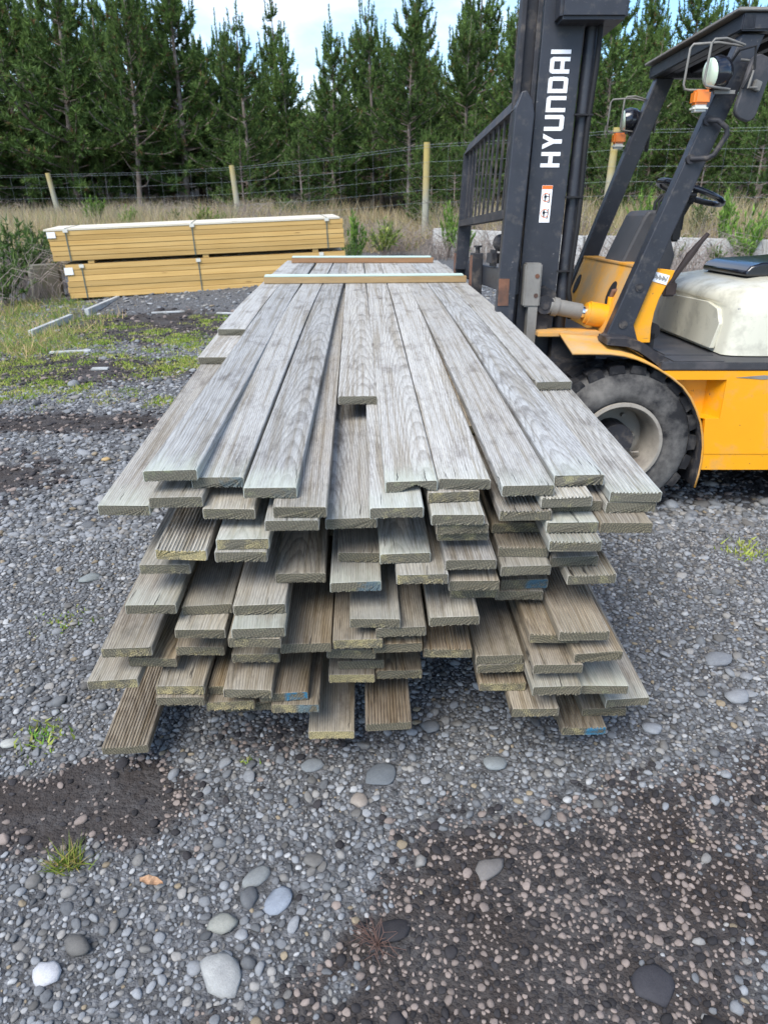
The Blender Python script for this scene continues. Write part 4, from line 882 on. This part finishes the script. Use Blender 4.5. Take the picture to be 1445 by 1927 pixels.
def pack(x, y, z, rz, L_, rows, rh, cols, cw, lab, strapx, tagz):
    t = empty('timber_pack', (x, y, z), rz); t.rotation_euler = (0, R(-1.9), rz); tag(t, lab, 'timber pack')
    b = B(); b.box((0, 0, 0), (L_, cw-.003, rh-.004), .003); me = None
    for r in range(rows):
        for c in range(cols):
            topp = r == rows-1
            if me is None: o = b.make('plank', M_NEW, t); me = o.data; me_t = me.copy(); me_t.materials[0] = M_TOP
            else: o = link('plank', me_t if topp and c > 0 else me, parent=t)
            o.location = (random.uniform(-.02, .02), c*cw+random.uniform(-.004, .004)*(c == 0), r*rh)
    if tagz == 'top':   # thin boards on the top in the paler timber colour
        for c in range(cols):
            o = link('top_board', me_t, parent=t); o.scale = (1, 1, .4); o.location = (-.04, c*cw-.006, rows*rh)
    H = rows*rh+(.4*rh if tagz == 'top' else 0); wd = cols*cw
    for sxp in strapx:
        b = B(); b.box((sxp, -.012, -.006), (sxp+.015, -.008, H+.003)); b.box((sxp, -.012, H+.001), (sxp+.015, wd+.01, H+.004)); b.box((sxp, wd+.008, -.006), (sxp+.015, wd+.012, H+.003)); sp_ = b.make('strap', M_STRAP, t)
        b = B(); b.box((sxp-.025, -.022, H-.055), (sxp+.045, -.012, H-.005)); b.make('corner_guard', M_CLEAR, t)
    b = B(); b.box((-.01, -.016, H-.15), (.115, -.013, H-.045)) if tagz != 'top' else b.box((.0, -.016, H-.125), (.12, -.013, H-.04)); b.make('paper_tag', M_WHITE, t)
    for bx in (.5, L_*.5, L_-.5):
        b = B(); b.box((bx, .02, -.05), (bx+.09, wd-.02, -.004)); b.make('bearer', M_NEW, t)
RZ = R(8)
pack(-4.46, 11.46, .05, RZ, 4.28, 6, .083, 7, .145, 'lower pack of golden new timber strapped and lying on the ground', (.24, 1.98, 3.9), 'low')
pack(-4.62, 11.42, .595, RZ, 4.42, 6, .071, 7, .145, 'upper pack of golden new timber with pale top, stacked on another pack', (.26, 2.10, 4.16), 'top')

# ------------------------------------------------------------------ concrete retaining wall
M_BARK_ = plain('mossy_block', (.17, .155, .125), .95, .3, 5, (.10, .11, .05), .5, bump=.4)
mw = M('weathered_concrete', .9, .2); o = mw.obj(rnd=4); f = mw.noise(o, 1.6, 7, .65); f2 = mw.noise(mw.vmul(o, (6, 6, .8)), 1.4, 5, .6)
c = mw.mix(f, (.36, .35, .325), (.52, .51, .485)); c = mw.mix(mw.ramp(f2, (.5, 0.), (.72, .7)), c, (.19, .175, .15)); mw.col(c); mw.bump(mw.noise(o, 30, 5), .3, .01)
WP = [(1.95, 19.35), (5.0, 16.55), (8.4, 15.02), (11.6, 13.65), (14.8, 11.9)]
cw_ = empty('concrete_wall', (5.0, 16.5, 0)); tag(cw_, 'low grey concrete retaining wall below the grassy bank behind the forklift', 'wall')
for (xa, ya), (xb, yb) in zip(WP, WP[1:]):
    n_ = max(1, round(math.hypot(xb-xa, yb-ya)/2.2))
    for k in range(n_):
        p = Vector((xa+(xb-xa)*k/n_, ya+(yb-ya)*k/n_)); q = Vector((xa+(xb-xa)*(k+1)/n_, ya+(yb-ya)*(k+1)/n_)); d = q-p; an = math.atan2(d.y, d.x)
        b = B(); b.box((.006, -.12, -.2), (d.length-.006, .10, .60+random.uniform(-.03, .03)), .012); oo = b.make('wall_block', mw.m, cw_); oo.location = (p.x-5.0, p.y-16.5, 0); oo.rotation_euler = (0, 0, an+random.uniform(-.01, .01))
b = B(); b.box((0, 0, -.1), (.45, .3, .50), .05); oo = b.make('concrete_block', M_BARK_); oo.location = (-5.12, 11.75, 0); oo.rotation_euler = (0, 0, .6); tag(oo, 'mossy old block at the left end of the timber packs, half in the grass', 'block')

# ------------------------------------------------------------------ deer fence
mp_ = M('treated_pine_post', .85, .2); o = mp_.obj(rnd=5); z_ = mp_.sep(mp_.obj())[2]; f = mp_.noise(mp_.vmul(o, (20, 20, 2)), 1, 5, .6); f3 = mp_.noise(o, 3, 5, .6)
c = mp_.mix(f, (.22, .21, .16), (.40, .39, .31)); c = mp_.mix(mp_.ramp(mp_.math('MULTIPLY', mp_.math('ADD', f3, mp_.math('MULTIPLY', z_, .6)), .5), (.58, 0.), (.90, .8)), c, (.42, .31, .08)); mp_.col(c); mp_.bump(f, .4, .01)
M_WIRE = plain('galvanised_wire', (.30, .32, .33), .45, .15, metal=.5)
FP = [(-17.5, 29.2, 1.95, 0), (-10.35, 27.0, 1.98, -.10), (-3.72, 24.2, 2.16, -.07), (1.78, 20.5, 2.62, .0), (5.88, 18.2, 2.82, .02), (11.2, 15.6, 2.86, .03), (17, 12.9, 2.9, 0)]
fe = empty('wire_fence', (1.78, 20.5, float(terrain(1.78, 20.5)))); tag(fe, 'tall deer fence of wire netting on round wooden posts in front of the pines', 'fence')
fo = fe.location.copy()
for x, y, zt, ln in FP:
    zb = float(terrain(x, y))-.4; b = B(); b.tube([(0, 0, 0), (0, 0, (zt-zb)*.5), (0, 0, zt-zb)], [.092, .088, .082], 14); oo = b.make('fence_post', mp_.m, fe, 50); oo.location = Vector((x, y, zb))-fo; oo.rotation_euler = (0, ln, 0)
tops = [Vector((x, y-.1, zt)) for x, y, zt, _ in FP]; hs = [0, .06, .40, .74, 1.06, 1.36]
for h in hs:
    b = B()
    for p, q in zip(tops, tops[1:]): b.tube([p-Vector((0, 0, .06+h))-fo, (p+q)/2-Vector((0, 0, .10+h))-fo, q-Vector((0, 0, .06+h))-fo], .0024, 4, caps=False)
    b.make('fence_wire', M_WIRE, fe)
b = B()
for p, q in zip(tops, tops[1:]):
    n_ = int((q-p).length/.55)
    for k in range(1, n_):
        w = p.lerp(q, k/n_)-fo; b.tube([w-Vector((0, 0, .10)), w-Vector((0, 0, 1.64))], .0016, 3, caps=False)
stw = b.make('stay_wires', M_WIRE, fe); tag(stw, kind='stuff')

# ------------------------------------------------------------------ foliage helpers
def leaf_mat(name, rough=.7, trans=.25):
    m = M(name, rough, .2); a = m.n('Attribute', attribute_name='tint'); i = m.n('ObjectInfo')
    k = m.math('ADD', .8, m.math('MULTIPLY', i.outputs['Random'], .4)); c = m.mix(1., a.outputs['Color'], m.comb(k, k, m.math('MULTIPLY', k, .95)), 'MULTIPLY'); m.col(c)
    t = m.n('BsdfTranslucent'); m.l(c, t.inputs['Color']); mxs = m.n('MixShader'); mxs.inputs[0].default_value = trans; out = m.t.nodes['Material Output']
    m.l(m.b.outputs[0], mxs.inputs[1]); m.l(t.outputs[0], mxs.inputs[2]); m.l(mxs.outputs[0], out.inputs['Surface']); return m.m
M_NEEDLE, M_GRASS, M_LEAF = leaf_mat('pine_needles'), leaf_mat('grass_blades', .8, .3), leaf_mat('shrub_leaves', .6, .3)
M_BARK = plain('pine_bark', (.16, .125, .10), .95, .3, 9, (.30, .27, .24), .45, bump=.5)
M_TWIG = plain('dead_twigs', (.23, .19, .165), .95, .3, 9)
def unit(v): return v/np.maximum(1e-9, np.linalg.norm(v, axis=-1, keepdims=True))
def blades(base, direc, length, width, col, bend=0., r=None):
    """one narrow triangle per entry"""
    r = r or rng; n = len(base); side = unit(np.cross(direc, r.normal(size=(n, 3)))); w = np.asarray(width).reshape(-1, 1)*.5; l_ = np.asarray(length).reshape(-1, 1)
    a = base-side*w; c = base+side*w; tip = base+direc*l_
    V = np.stack([a, c, tip], 1).reshape(-1, 3); F = np.arange(3*n).reshape(-1, 3); C = np.repeat(col, 3, 0); return V, F, C
# ------------------------------------------------------------------ pines
def pine(seed, H, bare, width, dens=1.0):
    r = np.random.default_rng(seed); tb_ = B(); nT = 9; lean = r.normal(0, .02, 2); wob = r.uniform(0, 6, 2)
    def tp(z): return np.array([lean[0]*z+.06*math.sin(z*.7+wob[0]), lean[1]*z+.06*math.sin(z*.8+wob[1]), z])
    R0 = .012*H+.03; tb_.tube([tuple(tp(z)) for z in np.linspace(-.2, H, nT)], [R0*(1-.93*k/(nT-1)) for k in range(nT)], 8)
    base, direc, leng, wid, cols = [], [], [], [], []
    def tuft(p, d, n, L_, shade):
        d = d/np.linalg.norm(d); th = r.uniform(0, 6.28, n); u = np.cross(d, [.3, .5, .8]); u /= np.linalg.norm(u); w = np.cross(d, u); sp = r.uniform(.35, 1.15, n)
        dd_ = d[None]*np.cos(sp)[:, None]+(u[None]*np.cos(th)[:, None]+w[None]*np.sin(th)[:, None])*np.sin(sp)[:, None]
        base.append(p[None]+d[None]*r.uniform(-.06, .06, (n, 1))); direc.append(dd_); leng.append(L_*r.uniform(.75, 1.2, n)); wid.append(np.full(n, .036)*r.uniform(.7, 1.3, n))
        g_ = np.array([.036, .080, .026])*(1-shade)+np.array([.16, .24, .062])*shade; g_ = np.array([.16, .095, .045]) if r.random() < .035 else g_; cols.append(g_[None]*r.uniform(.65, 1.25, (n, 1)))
    z = bare; 
    while z < H-.25:
        if r.random() < .12 and z > bare+.6: z += r.uniform(.3, .5); continue
        t = (z-bare)/(H-bare); prof = (1-t)**1.12*min(1, .6+t*2.4)*1.15*r.uniform(.78, 1.15)
        nb = r.integers(4, 7)+(1 if t < .4 else 0); a0 = r.uniform(0, 6.28)
        for k in range(nb):
            a = a0+k*6.283/nb+r.normal(0, .25); L_ = width*prof*r.uniform(.65, 1.2)+.18; el = .12+.62*t+r.normal(0, .14); p0 = tp(z+r.uniform(-.12, .12)); hd_ = np.array([math.cos(a), math.sin(a), 0])
            pts_ = []; m_ = 6
            for q in range(m_+1):
                s = q/m_; e2 = el+.55*s*s*s; pts_.append((p0 if q == 0 else pts_[-1]+L_/m_*(hd_*math.cos(e2)+np.array([0, 0, 1])*math.sin(e2))))
            if L_ > .5: tb_.tube([tuple(x) for x in pts_], [.011*L_+.008-.008*q/m_ for q in range(m_+1)], 4, caps=False)
            ns = max(4, int(L_*10.5*dens))
            for q in range(ns):
                s = .22+.78*(q+.5)/ns; f = s*m_; i = min(m_-1, int(f)); p = pts_[i]+(pts_[i+1]-pts_[i])*(f-i); dirb = unit(pts_[i+1]-pts_[i])
                sd_ = unit(dirb*.9+r.normal(0, .62, 3)+np.array([0, 0, .38])); tl_ = r.uniform(.08, .30)*(1.15-s)*min(1.4, L_)+.03
                shade = np.clip(.25+.6*s*r.random()+.15*t, 0, 1)  # brighter outward and upward: young tips, with lit-crown tone painted in
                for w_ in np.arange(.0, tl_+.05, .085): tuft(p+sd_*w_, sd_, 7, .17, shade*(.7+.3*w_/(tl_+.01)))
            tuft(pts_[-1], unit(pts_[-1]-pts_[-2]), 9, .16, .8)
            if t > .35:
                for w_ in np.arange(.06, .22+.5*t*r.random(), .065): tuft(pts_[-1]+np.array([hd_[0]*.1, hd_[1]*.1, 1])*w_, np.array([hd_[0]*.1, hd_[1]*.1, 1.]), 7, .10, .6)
        z += r.uniform(.28, .46)*(1-.25*t)
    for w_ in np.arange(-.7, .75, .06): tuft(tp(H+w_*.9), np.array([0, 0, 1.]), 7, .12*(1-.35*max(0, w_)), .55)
    if bare > 1.2:   # dead lower limbs
        for k in range(9):
            zz_ = r.uniform(.8, bare); a = r.uniform(0, 6.28); L_ = r.uniform(.3, 1.0); p0 = tp(zz_); tb_.tube([tuple(p0), tuple(p0+L_*.5*np.array([math.cos(a), math.sin(a), .35])), tuple(p0+L_*np.array([math.cos(a), math.sin(a), .8]))], [.016, .011, .005], 4, caps=False)
    V, F, C = blades(np.vstack(base), unit(np.vstack(direc)), np.concatenate(leng), np.concatenate(wid), np.vstack(cols), r=r)
    crown = np_mesh('crown', V, F, M_NEEDLE, C)
    bm = tb_.bm; bmesh.ops.recalc_face_normals(bm, faces=bm.faces); tm = bpy.data.meshes.new('trunk'); bm.to_mesh(tm); bm.free(); tm.materials.append(M_BARK); tm.polygons.foreach_set('use_smooth', [True]*len(tm.polygons))
    return crown, tm, H
KINDS = [pine(1, 7.6, .5, 2.7), pine(2, 7.2, 1.0, 2.4), pine(3, 8.0, 2.1, 2.1, .95), pine(4, 6.8, .4, 2.8), pine(5, 7.4, .8, 2.1), pine(6, 8.2, 1.5, 2.5)]
def tree(kind, x, y, H, label, group=None, name='pine_tree', rz=None):
    cr_, tr_, h0 = KINDS[kind]; t = empty(name, (x, y, float(terrain(x, y))), random.uniform(0, 6.28) if rz is None else rz, label=label, cat='tree', group=group); s = H/h0; t.scale = (s*random.uniform(.85, 1.15), s*random.uniform(.85, 1.15), s); t.rotation_euler[0] = random.gauss(0, .022); t.rotation_euler[1] = random.gauss(0, .022)
    link('trunk', tr_, parent=t); link('crown', cr_, parent=t); return t
def at_px(px, Y):     # bearing of a point of the photo -> x at distance Y
    return Y*(px-722.5+48)/1445.
FRONT = [ # bearing px, distance, top height above eye level, kind, label
 (-40, 30.5, 8.0, 3, 'bushy pine at the far left edge behind the fence'), (75, 30.5, 7.2, 0, 'dense dark pine left of the leftmost fence post'),
 (160, 29.5, 7.3, 1, 'tall pine rising just right of the leftmost fence post'), (270, 28.6, 6.6, 2, 'pine with a bare pale lower trunk between the two left fence posts'),
 (355, 29.8, 7.2, 4, 'narrow pine with browning twigs left of the second fence post'), (470, 29.0, 5.9, 0, 'full green pine standing right behind the second fence post'),
 (545, 31.0, 4.9, 4, 'thin low pine left of the sky gap in the treeline'), (632, 27.0, 5.1, 1, 'forked-looking pine just right of the sky gap'),
 (700, 27.8, 6.0, 0, 'broad pine left of the bare-trunked pine in the middle'), (764, 24.5, 4.9, 2, 'pine with a long bare brown trunk by the third fence post'),
 (868, 26.0, 5.3, 3, 'dark bushy pine right of the third fence post beside the mast'), (955, 25.0, 5.3, 1, 'pine mostly hidden by the forklift mast'),
 (1135, 23.0, 4.6, 2, 'pine with a pale bare trunk beside the fence post right of the mast'), (1215, 24.5, 4.6, 0, 'leafy pine seen between the mast and the cab roof'),
 (1310, 23.5, 5.0, 1, 'pine standing behind the cab roof of the forklift'), (1432, 21.5, 5.4, 5, 'pine with a thin bare trunk at the right edge'), (1530, 22.5, 5.4, 3, 'bushy pine just past the right edge of the photo')]
def zone(px):
    for lim, t in ((105, 'left of the leftmost fence post'), (445, 'between the two left fence posts'), (800, 'between the second and third fence posts'), (960, 'between the third fence post and the mast'), (1120, 'hidden by the forklift mast'), (1235, 'between the mast and the far cab pillar'), (9999, 'behind the cab of the forklift')):
        if px < lim: return t
for px, Y, top_, kd, lab in FRONT:
    x = at_px(px, Y); tree(kd, x, Y, (top_*(1.06 if px < 430 else .94)+CAMH-float(terrain(x, Y)))*.96, lab, 'pines along the fence')
for row, (Y0, dyr, step) in enumerate(((31.5, 1.0, 2.35), (35, 1.2, 2.5), (39.5, 1.5, 3.0), (45, 2, 3.4))):
    x = -.62*Y0-1
    while x < .60*Y0+2:
        Y = Y0+random.uniform(-dyr, dyr)-(x*.13 if x > 0 else 0); px = 722.5-48+1445*x/Y
        H = random.uniform(5.6, 7.9)+.3*row+(1.0 if px < 430 else 0)
        if 545 < px < 625: H *= .62
        elif 800 < px < 850: H *= .8
        tree(random.choice((0, 1, 3, 4, 5)), x, Y, H, 'dark rear pine '+zone(px), 'rear pines '+zone(px))
        x += step*random.uniform(.68, 1.05)
for k in range(20):    # low leafy young pines filling the edge of the wood
    px = random.uniform(-60, 1500); Y = 25; Y = float(np.interp(at_px(px, 25), [p[0] for p in FP], [p[1] for p in FP])); Y = float(np.interp(at_px(px, Y), [p[0] for p in FP], [p[1] for p in FP]))+1.6+3*random.random(); x = at_px(px, Y)
    tree(3, x, Y, random.uniform(1.7, 2.9), 'low young pine '+zone(px), 'young pines '+zone(px), 'young_pine')

# ------------------------------------------------------------------ grass, brush and shrubs
def grass(name, cx, cy, per, spread, hlo, hhi, wid, pal, lean, lab, cat='grass'):
    n = len(cx)*per; cxs_ = np.repeat(cx, per)+rng.normal(0, 1, n)*spread; cys_ = np.repeat(cy, per)+rng.normal(0, 1, n)*spread
    base_ = np.stack([cxs_, cys_, terrain(cxs_, cys_)-.005], -1); d = np.stack([rng.normal(0, lean, n), rng.normal(0, lean, n), np.ones(n)], -1)
    ln = rng.uniform(hlo, hhi, n)*np.repeat(rng.uniform(.6, 1.25, len(cx)), per); pal = np.array(pal); ci = np.repeat(rng.integers(0, len(pal), len(cx)), per); mixr = rng.random(n) < .3; ci = np.where(mixr, rng.integers(0, len(pal), n), ci)
    V, F, C = blades(base_, unit(d), ln, wid*rng.uniform(.6, 1.3, n), pal[ci]*rng.uniform(.75, 1.25, (n, 1)))
    # bend the tips over
    V = V.reshape(-1, 3, 3); V[:, 2, :2] += rng.normal(0, .22, (n, 2))*ln[:, None]; V = V.reshape(-1, 3)
    return tag(link(name, np_mesh(name, V, F, M_GRASS, C)), lab, cat, kind='stuff')
N = 17000; X = rng.uniform(-15, 14, N); Y = rng.uniform(9, 27, N); d_ = Y-np.interp(X, WX, WY); fl = np.interp(X, [p[0] for p in FP], [p[1] for p in FP])
k = (d_ > .15+.3*rng.random(N)) & (Y < fl+3) & (rng.random(N) < .9)
grass('dry_grass', X[k], Y[k], 13, .13, .28, .78, .017, [(.52, .42, .25), (.60, .51, .33), (.46, .34, .19), (.38, .32, .24), (.56, .44, .26), (.40, .35, .29), (.22, .28, .09)], .42, 'dry tan grass covering the bank between the yard and the fence')
def brush(name, spots, lab):
    b = B()
    for x, y, n, h in spots:
        for _ in range(n):
            a = random.uniform(0, 6.28); L_ = h*random.uniform(.5, 1.2); px, py = x+random.gauss(0, .25), y+random.gauss(0, .2); z = float(terrain(px, py)); lx, ly = math.cos(a)*L_*.75, math.sin(a)*L_*.5
            b.tube([(px, py, z), (px+lx*.3, py+ly*.3, z+L_*.55), (px+lx*.75, py+ly*.75, z+L_*.78), (px+lx*1.25, py+ly*1.25, z+L_*.70)], [.006, .005, .004, .002], 3, caps=False)
    return tag(b.make(name, M_TWIG), lab, 'brush', kind='stuff')
sp_ = []
for k in range(95):
    px = random.uniform(-20, 1460); fy = np.interp(at_px(px, 22), [p[0] for p in FP], [p[1] for p in FP]); Y = fy-random.uniform(.2, 2.4); sp_.append((at_px(px, Y), Y, 26, random.uniform(.45, .95)))
for k in range(16): sp_.append((random.uniform(-7.2, -4.9), random.uniform(9.8, 13.5), 24, random.uniform(.4, .9)))
brush('dead_brush', sp_, 'grey dead brush and stalks tangled along the foot of the fence')
def shrub_meshes(seed, h, w, nst, leaves, cols, upright, ll):
    r = np.random.default_rng(seed); b = B(); base_, dr, cl, ln = [], [], [], []
    for k in range(nst):
        a = r.uniform(0, 6.28); sp = r.uniform(.1, 1)*w; hh = h*r.uniform(.6, 1.05)*(1-.35*(sp/w)**2); p = [np.array([math.cos(a)*sp*f*.95, math.sin(a)*sp*f*.95, hh*f**.85])+r.normal(0, .015, 3)*f for f in np.linspace(0, 1, 6)]
        b.tube([tuple(q) for q in p], [.009, .008, .007, .005, .004, .002], 4, caps=False)
        for q in range(leaves):
            f = r.uniform(.25, 1.0)*5; i = min(4, int(f)); pos = p[i]+(p[i+1]-p[i])*(f-i); d = unit(np.array([math.cos(a)*.2, math.sin(a)*.2, upright])+r.normal(0, .6, 3))
            base_.append(pos); dr.append(d); c = cols[r.integers(0, len(cols))]; cl.append(np.array(c)*r.uniform(.7, 1.3)); ln.append(ll*r.uniform(.6, 1.3))
    V, F, C = blades(np.array(base_), np.array(dr), np.array(ln), np.array(ln)*.28, np.array(cl), r=r)
    lm = np_mesh('foliage', V, F, M_LEAF, C); sm = bpy.data.meshes.new('stem'); b.bm.to_mesh(sm); b.bm.free(); sm.materials.append(M_TWIG); return lm, sm, h
GR1 = [(.12, .24, .04), (.17, .30, .05), (.09, .18, .035), (.22, .32, .07)]; GR2 = [(.06, .11, .03), (.09, .15, .04), (.12, .17, .05)]; GR3 = [(.20, .26, .06), (.27, .30, .08), (.14, .2, .05)]
SHK = [shrub_meshes(21, 1.0, .42, 26, 42, GR1, 1.2, .10), shrub_meshes(22, .8, .5, 24, 44, GR2, .7, .09), shrub_meshes(23, .7, .42, 22, 40, GR3, .9, .09), shrub_meshes(24, 1.3, .38, 22, 50, GR1, 1.5, .11)]
def shrub(kind, x, y, h, lab):
    lm, sm, h0 = SHK[kind]; t = empty('shrub', (x, y, float(terrain(x, y))-.02), random.uniform(0, 6.28), label=lab, cat='shrub', group='shrubs on the bank'); t.scale = (h/h0,)*3
    link('foliage', lm, parent=t); link('stem', sm, parent=t)
for px, Y, h, kd, lab in [
 (183, 21.5, 1.0, 0, 'upright green shrub behind the left end of the timber packs'), (246, 20.5, .75, 0, 'low bright green shrub just above the top timber pack, left part'), (382, 21, .8, 2, 'yellowish green shrub left of the second fence post'),
 (415, 21.5, .6, 0, 'small green shrub touching the second fence post'), (330, 22, .55, 1, 'dark green low shrub above the middle of the top timber pack'), (540, 24, .7, 1, 'dark leafy shrub below the fence right of the second post'),
 (665, 15.8, 1.15, 3, 'tall green shrub at the right end of the timber packs'), (655, 15.0, .6, 1, 'short dark shrub at the foot of the tall one by the packs'), (722, 18.5, .95, 2, 'pale green shrub left of the third fence post'),
 (845, 18.3, 1.25, 3, 'bright green shrub right of the third fence post beside the backrest'), (875, 17.2, .9, 0, 'green shrub seen through the load backrest'), (1192, 15.9, .95, 3, 'bright green shrub between the mast and the steering console'),
 (1222, 17.0, 1.1, 0, 'green shrub seen under the far cab pillar'), (1292, 15.8, .75, 2, 'yellowish shrub behind the steering wheel'), (1375, 15.6, 1.15, 3, 'bright green shrub right of the steering wheel'),
 (1432, 15.0, 1.25, 0, 'large bright green shrub at the right edge above the wall'), (1372, 14.6, .62, 0, 'small green shrub growing in front of the concrete wall'), (1328, 17, .8, 1, 'dark shrub between the bright shrubs on the right bank'),
 (22, 12.8, 1.15, 1, 'dark leafy shrub at the left edge beyond the yard'), (52, 14.5, 1.0, 1, 'tangled dark shrub left of the timber packs'), (-15, 11.0, .9, 1, 'dark shrub cut by the left edge of the photo'), (88, 15.5, .8, 0, 'small shrub at the foot of the leftmost fence post')]:
    shrub(kd, at_px(px, Y), Y, h, lab)
# green patches in the yard
PT = [(-2.98, 6.15, .22, 34), (-3.25, 6.6, .28, 44), (-2.75, 6.35, .14, 16), (-2.3, 6.15, .14, 14), (-1.92, 7.35, .26, 40), (-1.70, 7.15, .14, 20), (-2.05, 6.9, .16, 22), (-2.2, 8.4, .26, 40), (-1.80, 8.2, .2, 26), (-2.0, 9.75, .22, 24), (-1.65, 8.9, .16, 18), (-3.0, 8.25, .2, 24), (-2.75, 7.6, .16, 18), (-2.55, 8.9, .13, 12), (-1.72, 5.85, .10, 8), (-3.45, 7.3, .3, 40), (-3.75, 7.9, .35, 60), (-3.7, 8.6, .35, 50), (-4.2, 9.2, .45, 70), (-4.6, 10.1, .5, 80), (-4.9, 10.9, .4, 70), (-3.2, 9.3, .22, 22), (-1.35, 5.3, .05, 4), (1.955, 3.06, .045, 5), (-1.085, 1.857, .014, 2), (-1.26, 2.52, .018, 2), (-3.9, 6.9, .3, 50)]
gxs = np.concatenate([rng.normal(x, s, n) for x, y, s, n in PT]); gys = np.concatenate([rng.normal(y, s, n) for x, y, s, n in PT])
grass('grass', gxs, gys, 44, .05, .015, .045, .013, [(.27, .35, .055), (.34, .39, .09), (.19, .29, .045), (.42, .40, .14)], .6, 'yellow green grass tufts growing in the gravel yard')
k = (gxs < -3.3) & (gys > 7.4); grass('tall_grass', gxs[k], gys[k], 12, .09, .06, .20, .010, [(.50, .37, .20), (.16, .24, .05), (.38, .32, .15), (.20, .28, .07)], .5, 'rough tan and green grass at the left edge of the yard')

# ------------------------------------------------------------------ small things on the ground
M_RAIL = plain('bleached_timber', (.42, .43, .42), .85, .2, 6, (.2, .19, .17), .4, bump=.3)
for xa, ya, xb, yb, lab in ((-3.93, 8.68, -3.87, 9.85, 'pale timber edging rail lying in the grass, the nearer of the two'), (-3.82, 10.28, -3.77, 11.55, 'pale timber edging rail ending at the timber packs, the farther of the two')):
    b = B(); b.box((0, -.03, -.02), (math.hypot(xb-xa, yb-ya), .03, .085), .004); o = b.make('timber_rail', M_RAIL); o.location = (xa, ya, float(terrain(xa, ya))); o.rotation_euler = (0, 0, math.atan2(yb-ya, xb-xa)); tag(o, lab, 'timber rail')
for x, y, L_, an, lab in ((-2.95, 10.35, .46, 15, 'flat pale offcut on the dark ground below the timber packs'), (-2.02, 10.3, .30, -10, 'small offcut lying near the left edge of the lumber stack'), (-3.35, 7.75, .42, 12, 'thin pale offcut between grass tufts at the left'), (-2.65, 7.0, .16, 5, 'short grey offcut on the dark soil at the left')):
    b = B(); b.box((0, -.035, 0), (L_, .035, .018), .003); o = b.make('timber_offcut', M_RAIL); o.location = (x, y, float(terrain(x, y))+.004); o.rotation_euler = (0, 0, R(an)); tag(o, lab, 'offcut')
def tuft_thing(name, x, y, n, h, wid, pal, lab, cat, lean):
    base_ = np.stack([rng.normal(0, .022, n), rng.normal(0, .015, n), np.zeros(n)], -1); d = unit(np.stack([rng.normal(0, lean, n), rng.normal(0, lean, n), np.ones(n)], -1)); ln = rng.uniform(.5, 1.1, n)*h
    pal = np.array(pal); V, F, C = blades(base_, d, ln, wid, pal[rng.integers(0, len(pal), n)]); o = link(name, np_mesh(name, V, F, M_GRASS, C)); o.location = (x, y, float(terrain(x, y))); return tag(o, lab, cat)
tuft_thing('grass_tuft', -.812, 1.36, 110, .085, .0045, [(.22, .30, .05), (.32, .36, .08), (.15, .22, .04), (.50, .40, .14)], 'green and yellow grass tuft on the gravel at the lower left', 'grass tuft', .95)
tuft_thing('weed', -1.085, 1.86, 40, .035, .006, [(.14, .32, .04), (.2, .4, .06)], 'tiny bright green weed near the left edge of the gravel', 'weed', .9)
tuft_thing('weed', -.37, 1.72, 22, .025, .005, [(.2, .32, .05), (.3, .36, .08)], 'tiny yellow green weed among pebbles below the lower left boards', 'weed', .9)
M_DEADW = plain('dead_weed_stalk', (.12, .07, .055), .8, .3, 12); b = B()
for k in range(30):
    a = random.uniform(0, 6.28); L_ = random.uniform(.02, .075); z = random.uniform(.004, .03); m_ = random.uniform(-.5, .5)
    b.tube([(0, 0, .004), (math.cos(a)*L_*.5, math.sin(a)*L_*.5, z+.008), (math.cos(a+m_)*L_, math.sin(a+m_)*L_, z)], [.0011, .0008, .0005], 4, caps=False)
    b.tube([(math.cos(a)*L_*.5, math.sin(a)*L_*.5, z+.008), (math.cos(a-m_)*L_*.95, math.sin(a-m_)*L_*.95, z+.012)], [.001, .0005], 4, caps=False)
o = b.make('dead_weed', M_DEADW); o.location = (.02, 1.10, .012); tag(o, 'dead reddish brown wiry weed lying on the stones at the bottom centre', 'weed')
b = B(); bm = b.bm; rows = []
for i in range(9):
    t = i/8; w = .011*math.sin(math.pi*min(1, t*.93+.05))**.8+.0008; x = (t-.5)*.062; rows.append([bm.verts.new((x, w*q, .006+.006*q*q+.004*math.sin(t*5)+.003*math.sin(t*17+q*2))) for q in (-1, -.5, 0, .5, 1)])
for A_, C__ in zip(rows, rows[1:]):
    for q in range(4): bm.faces.new((A_[q], A_[q+1], C__[q+1], C__[q]))
o = b.make('dried_leaf', plain('dried_leaf_brown', (.36, .22, .13), .75, .3, 60)); o.location = (-.565, 1.285, .02); o.rotation_euler = (.2, 0, -.15); tag(o, 'curled dry brown leaf on the gravel at lower left', 'leaf')
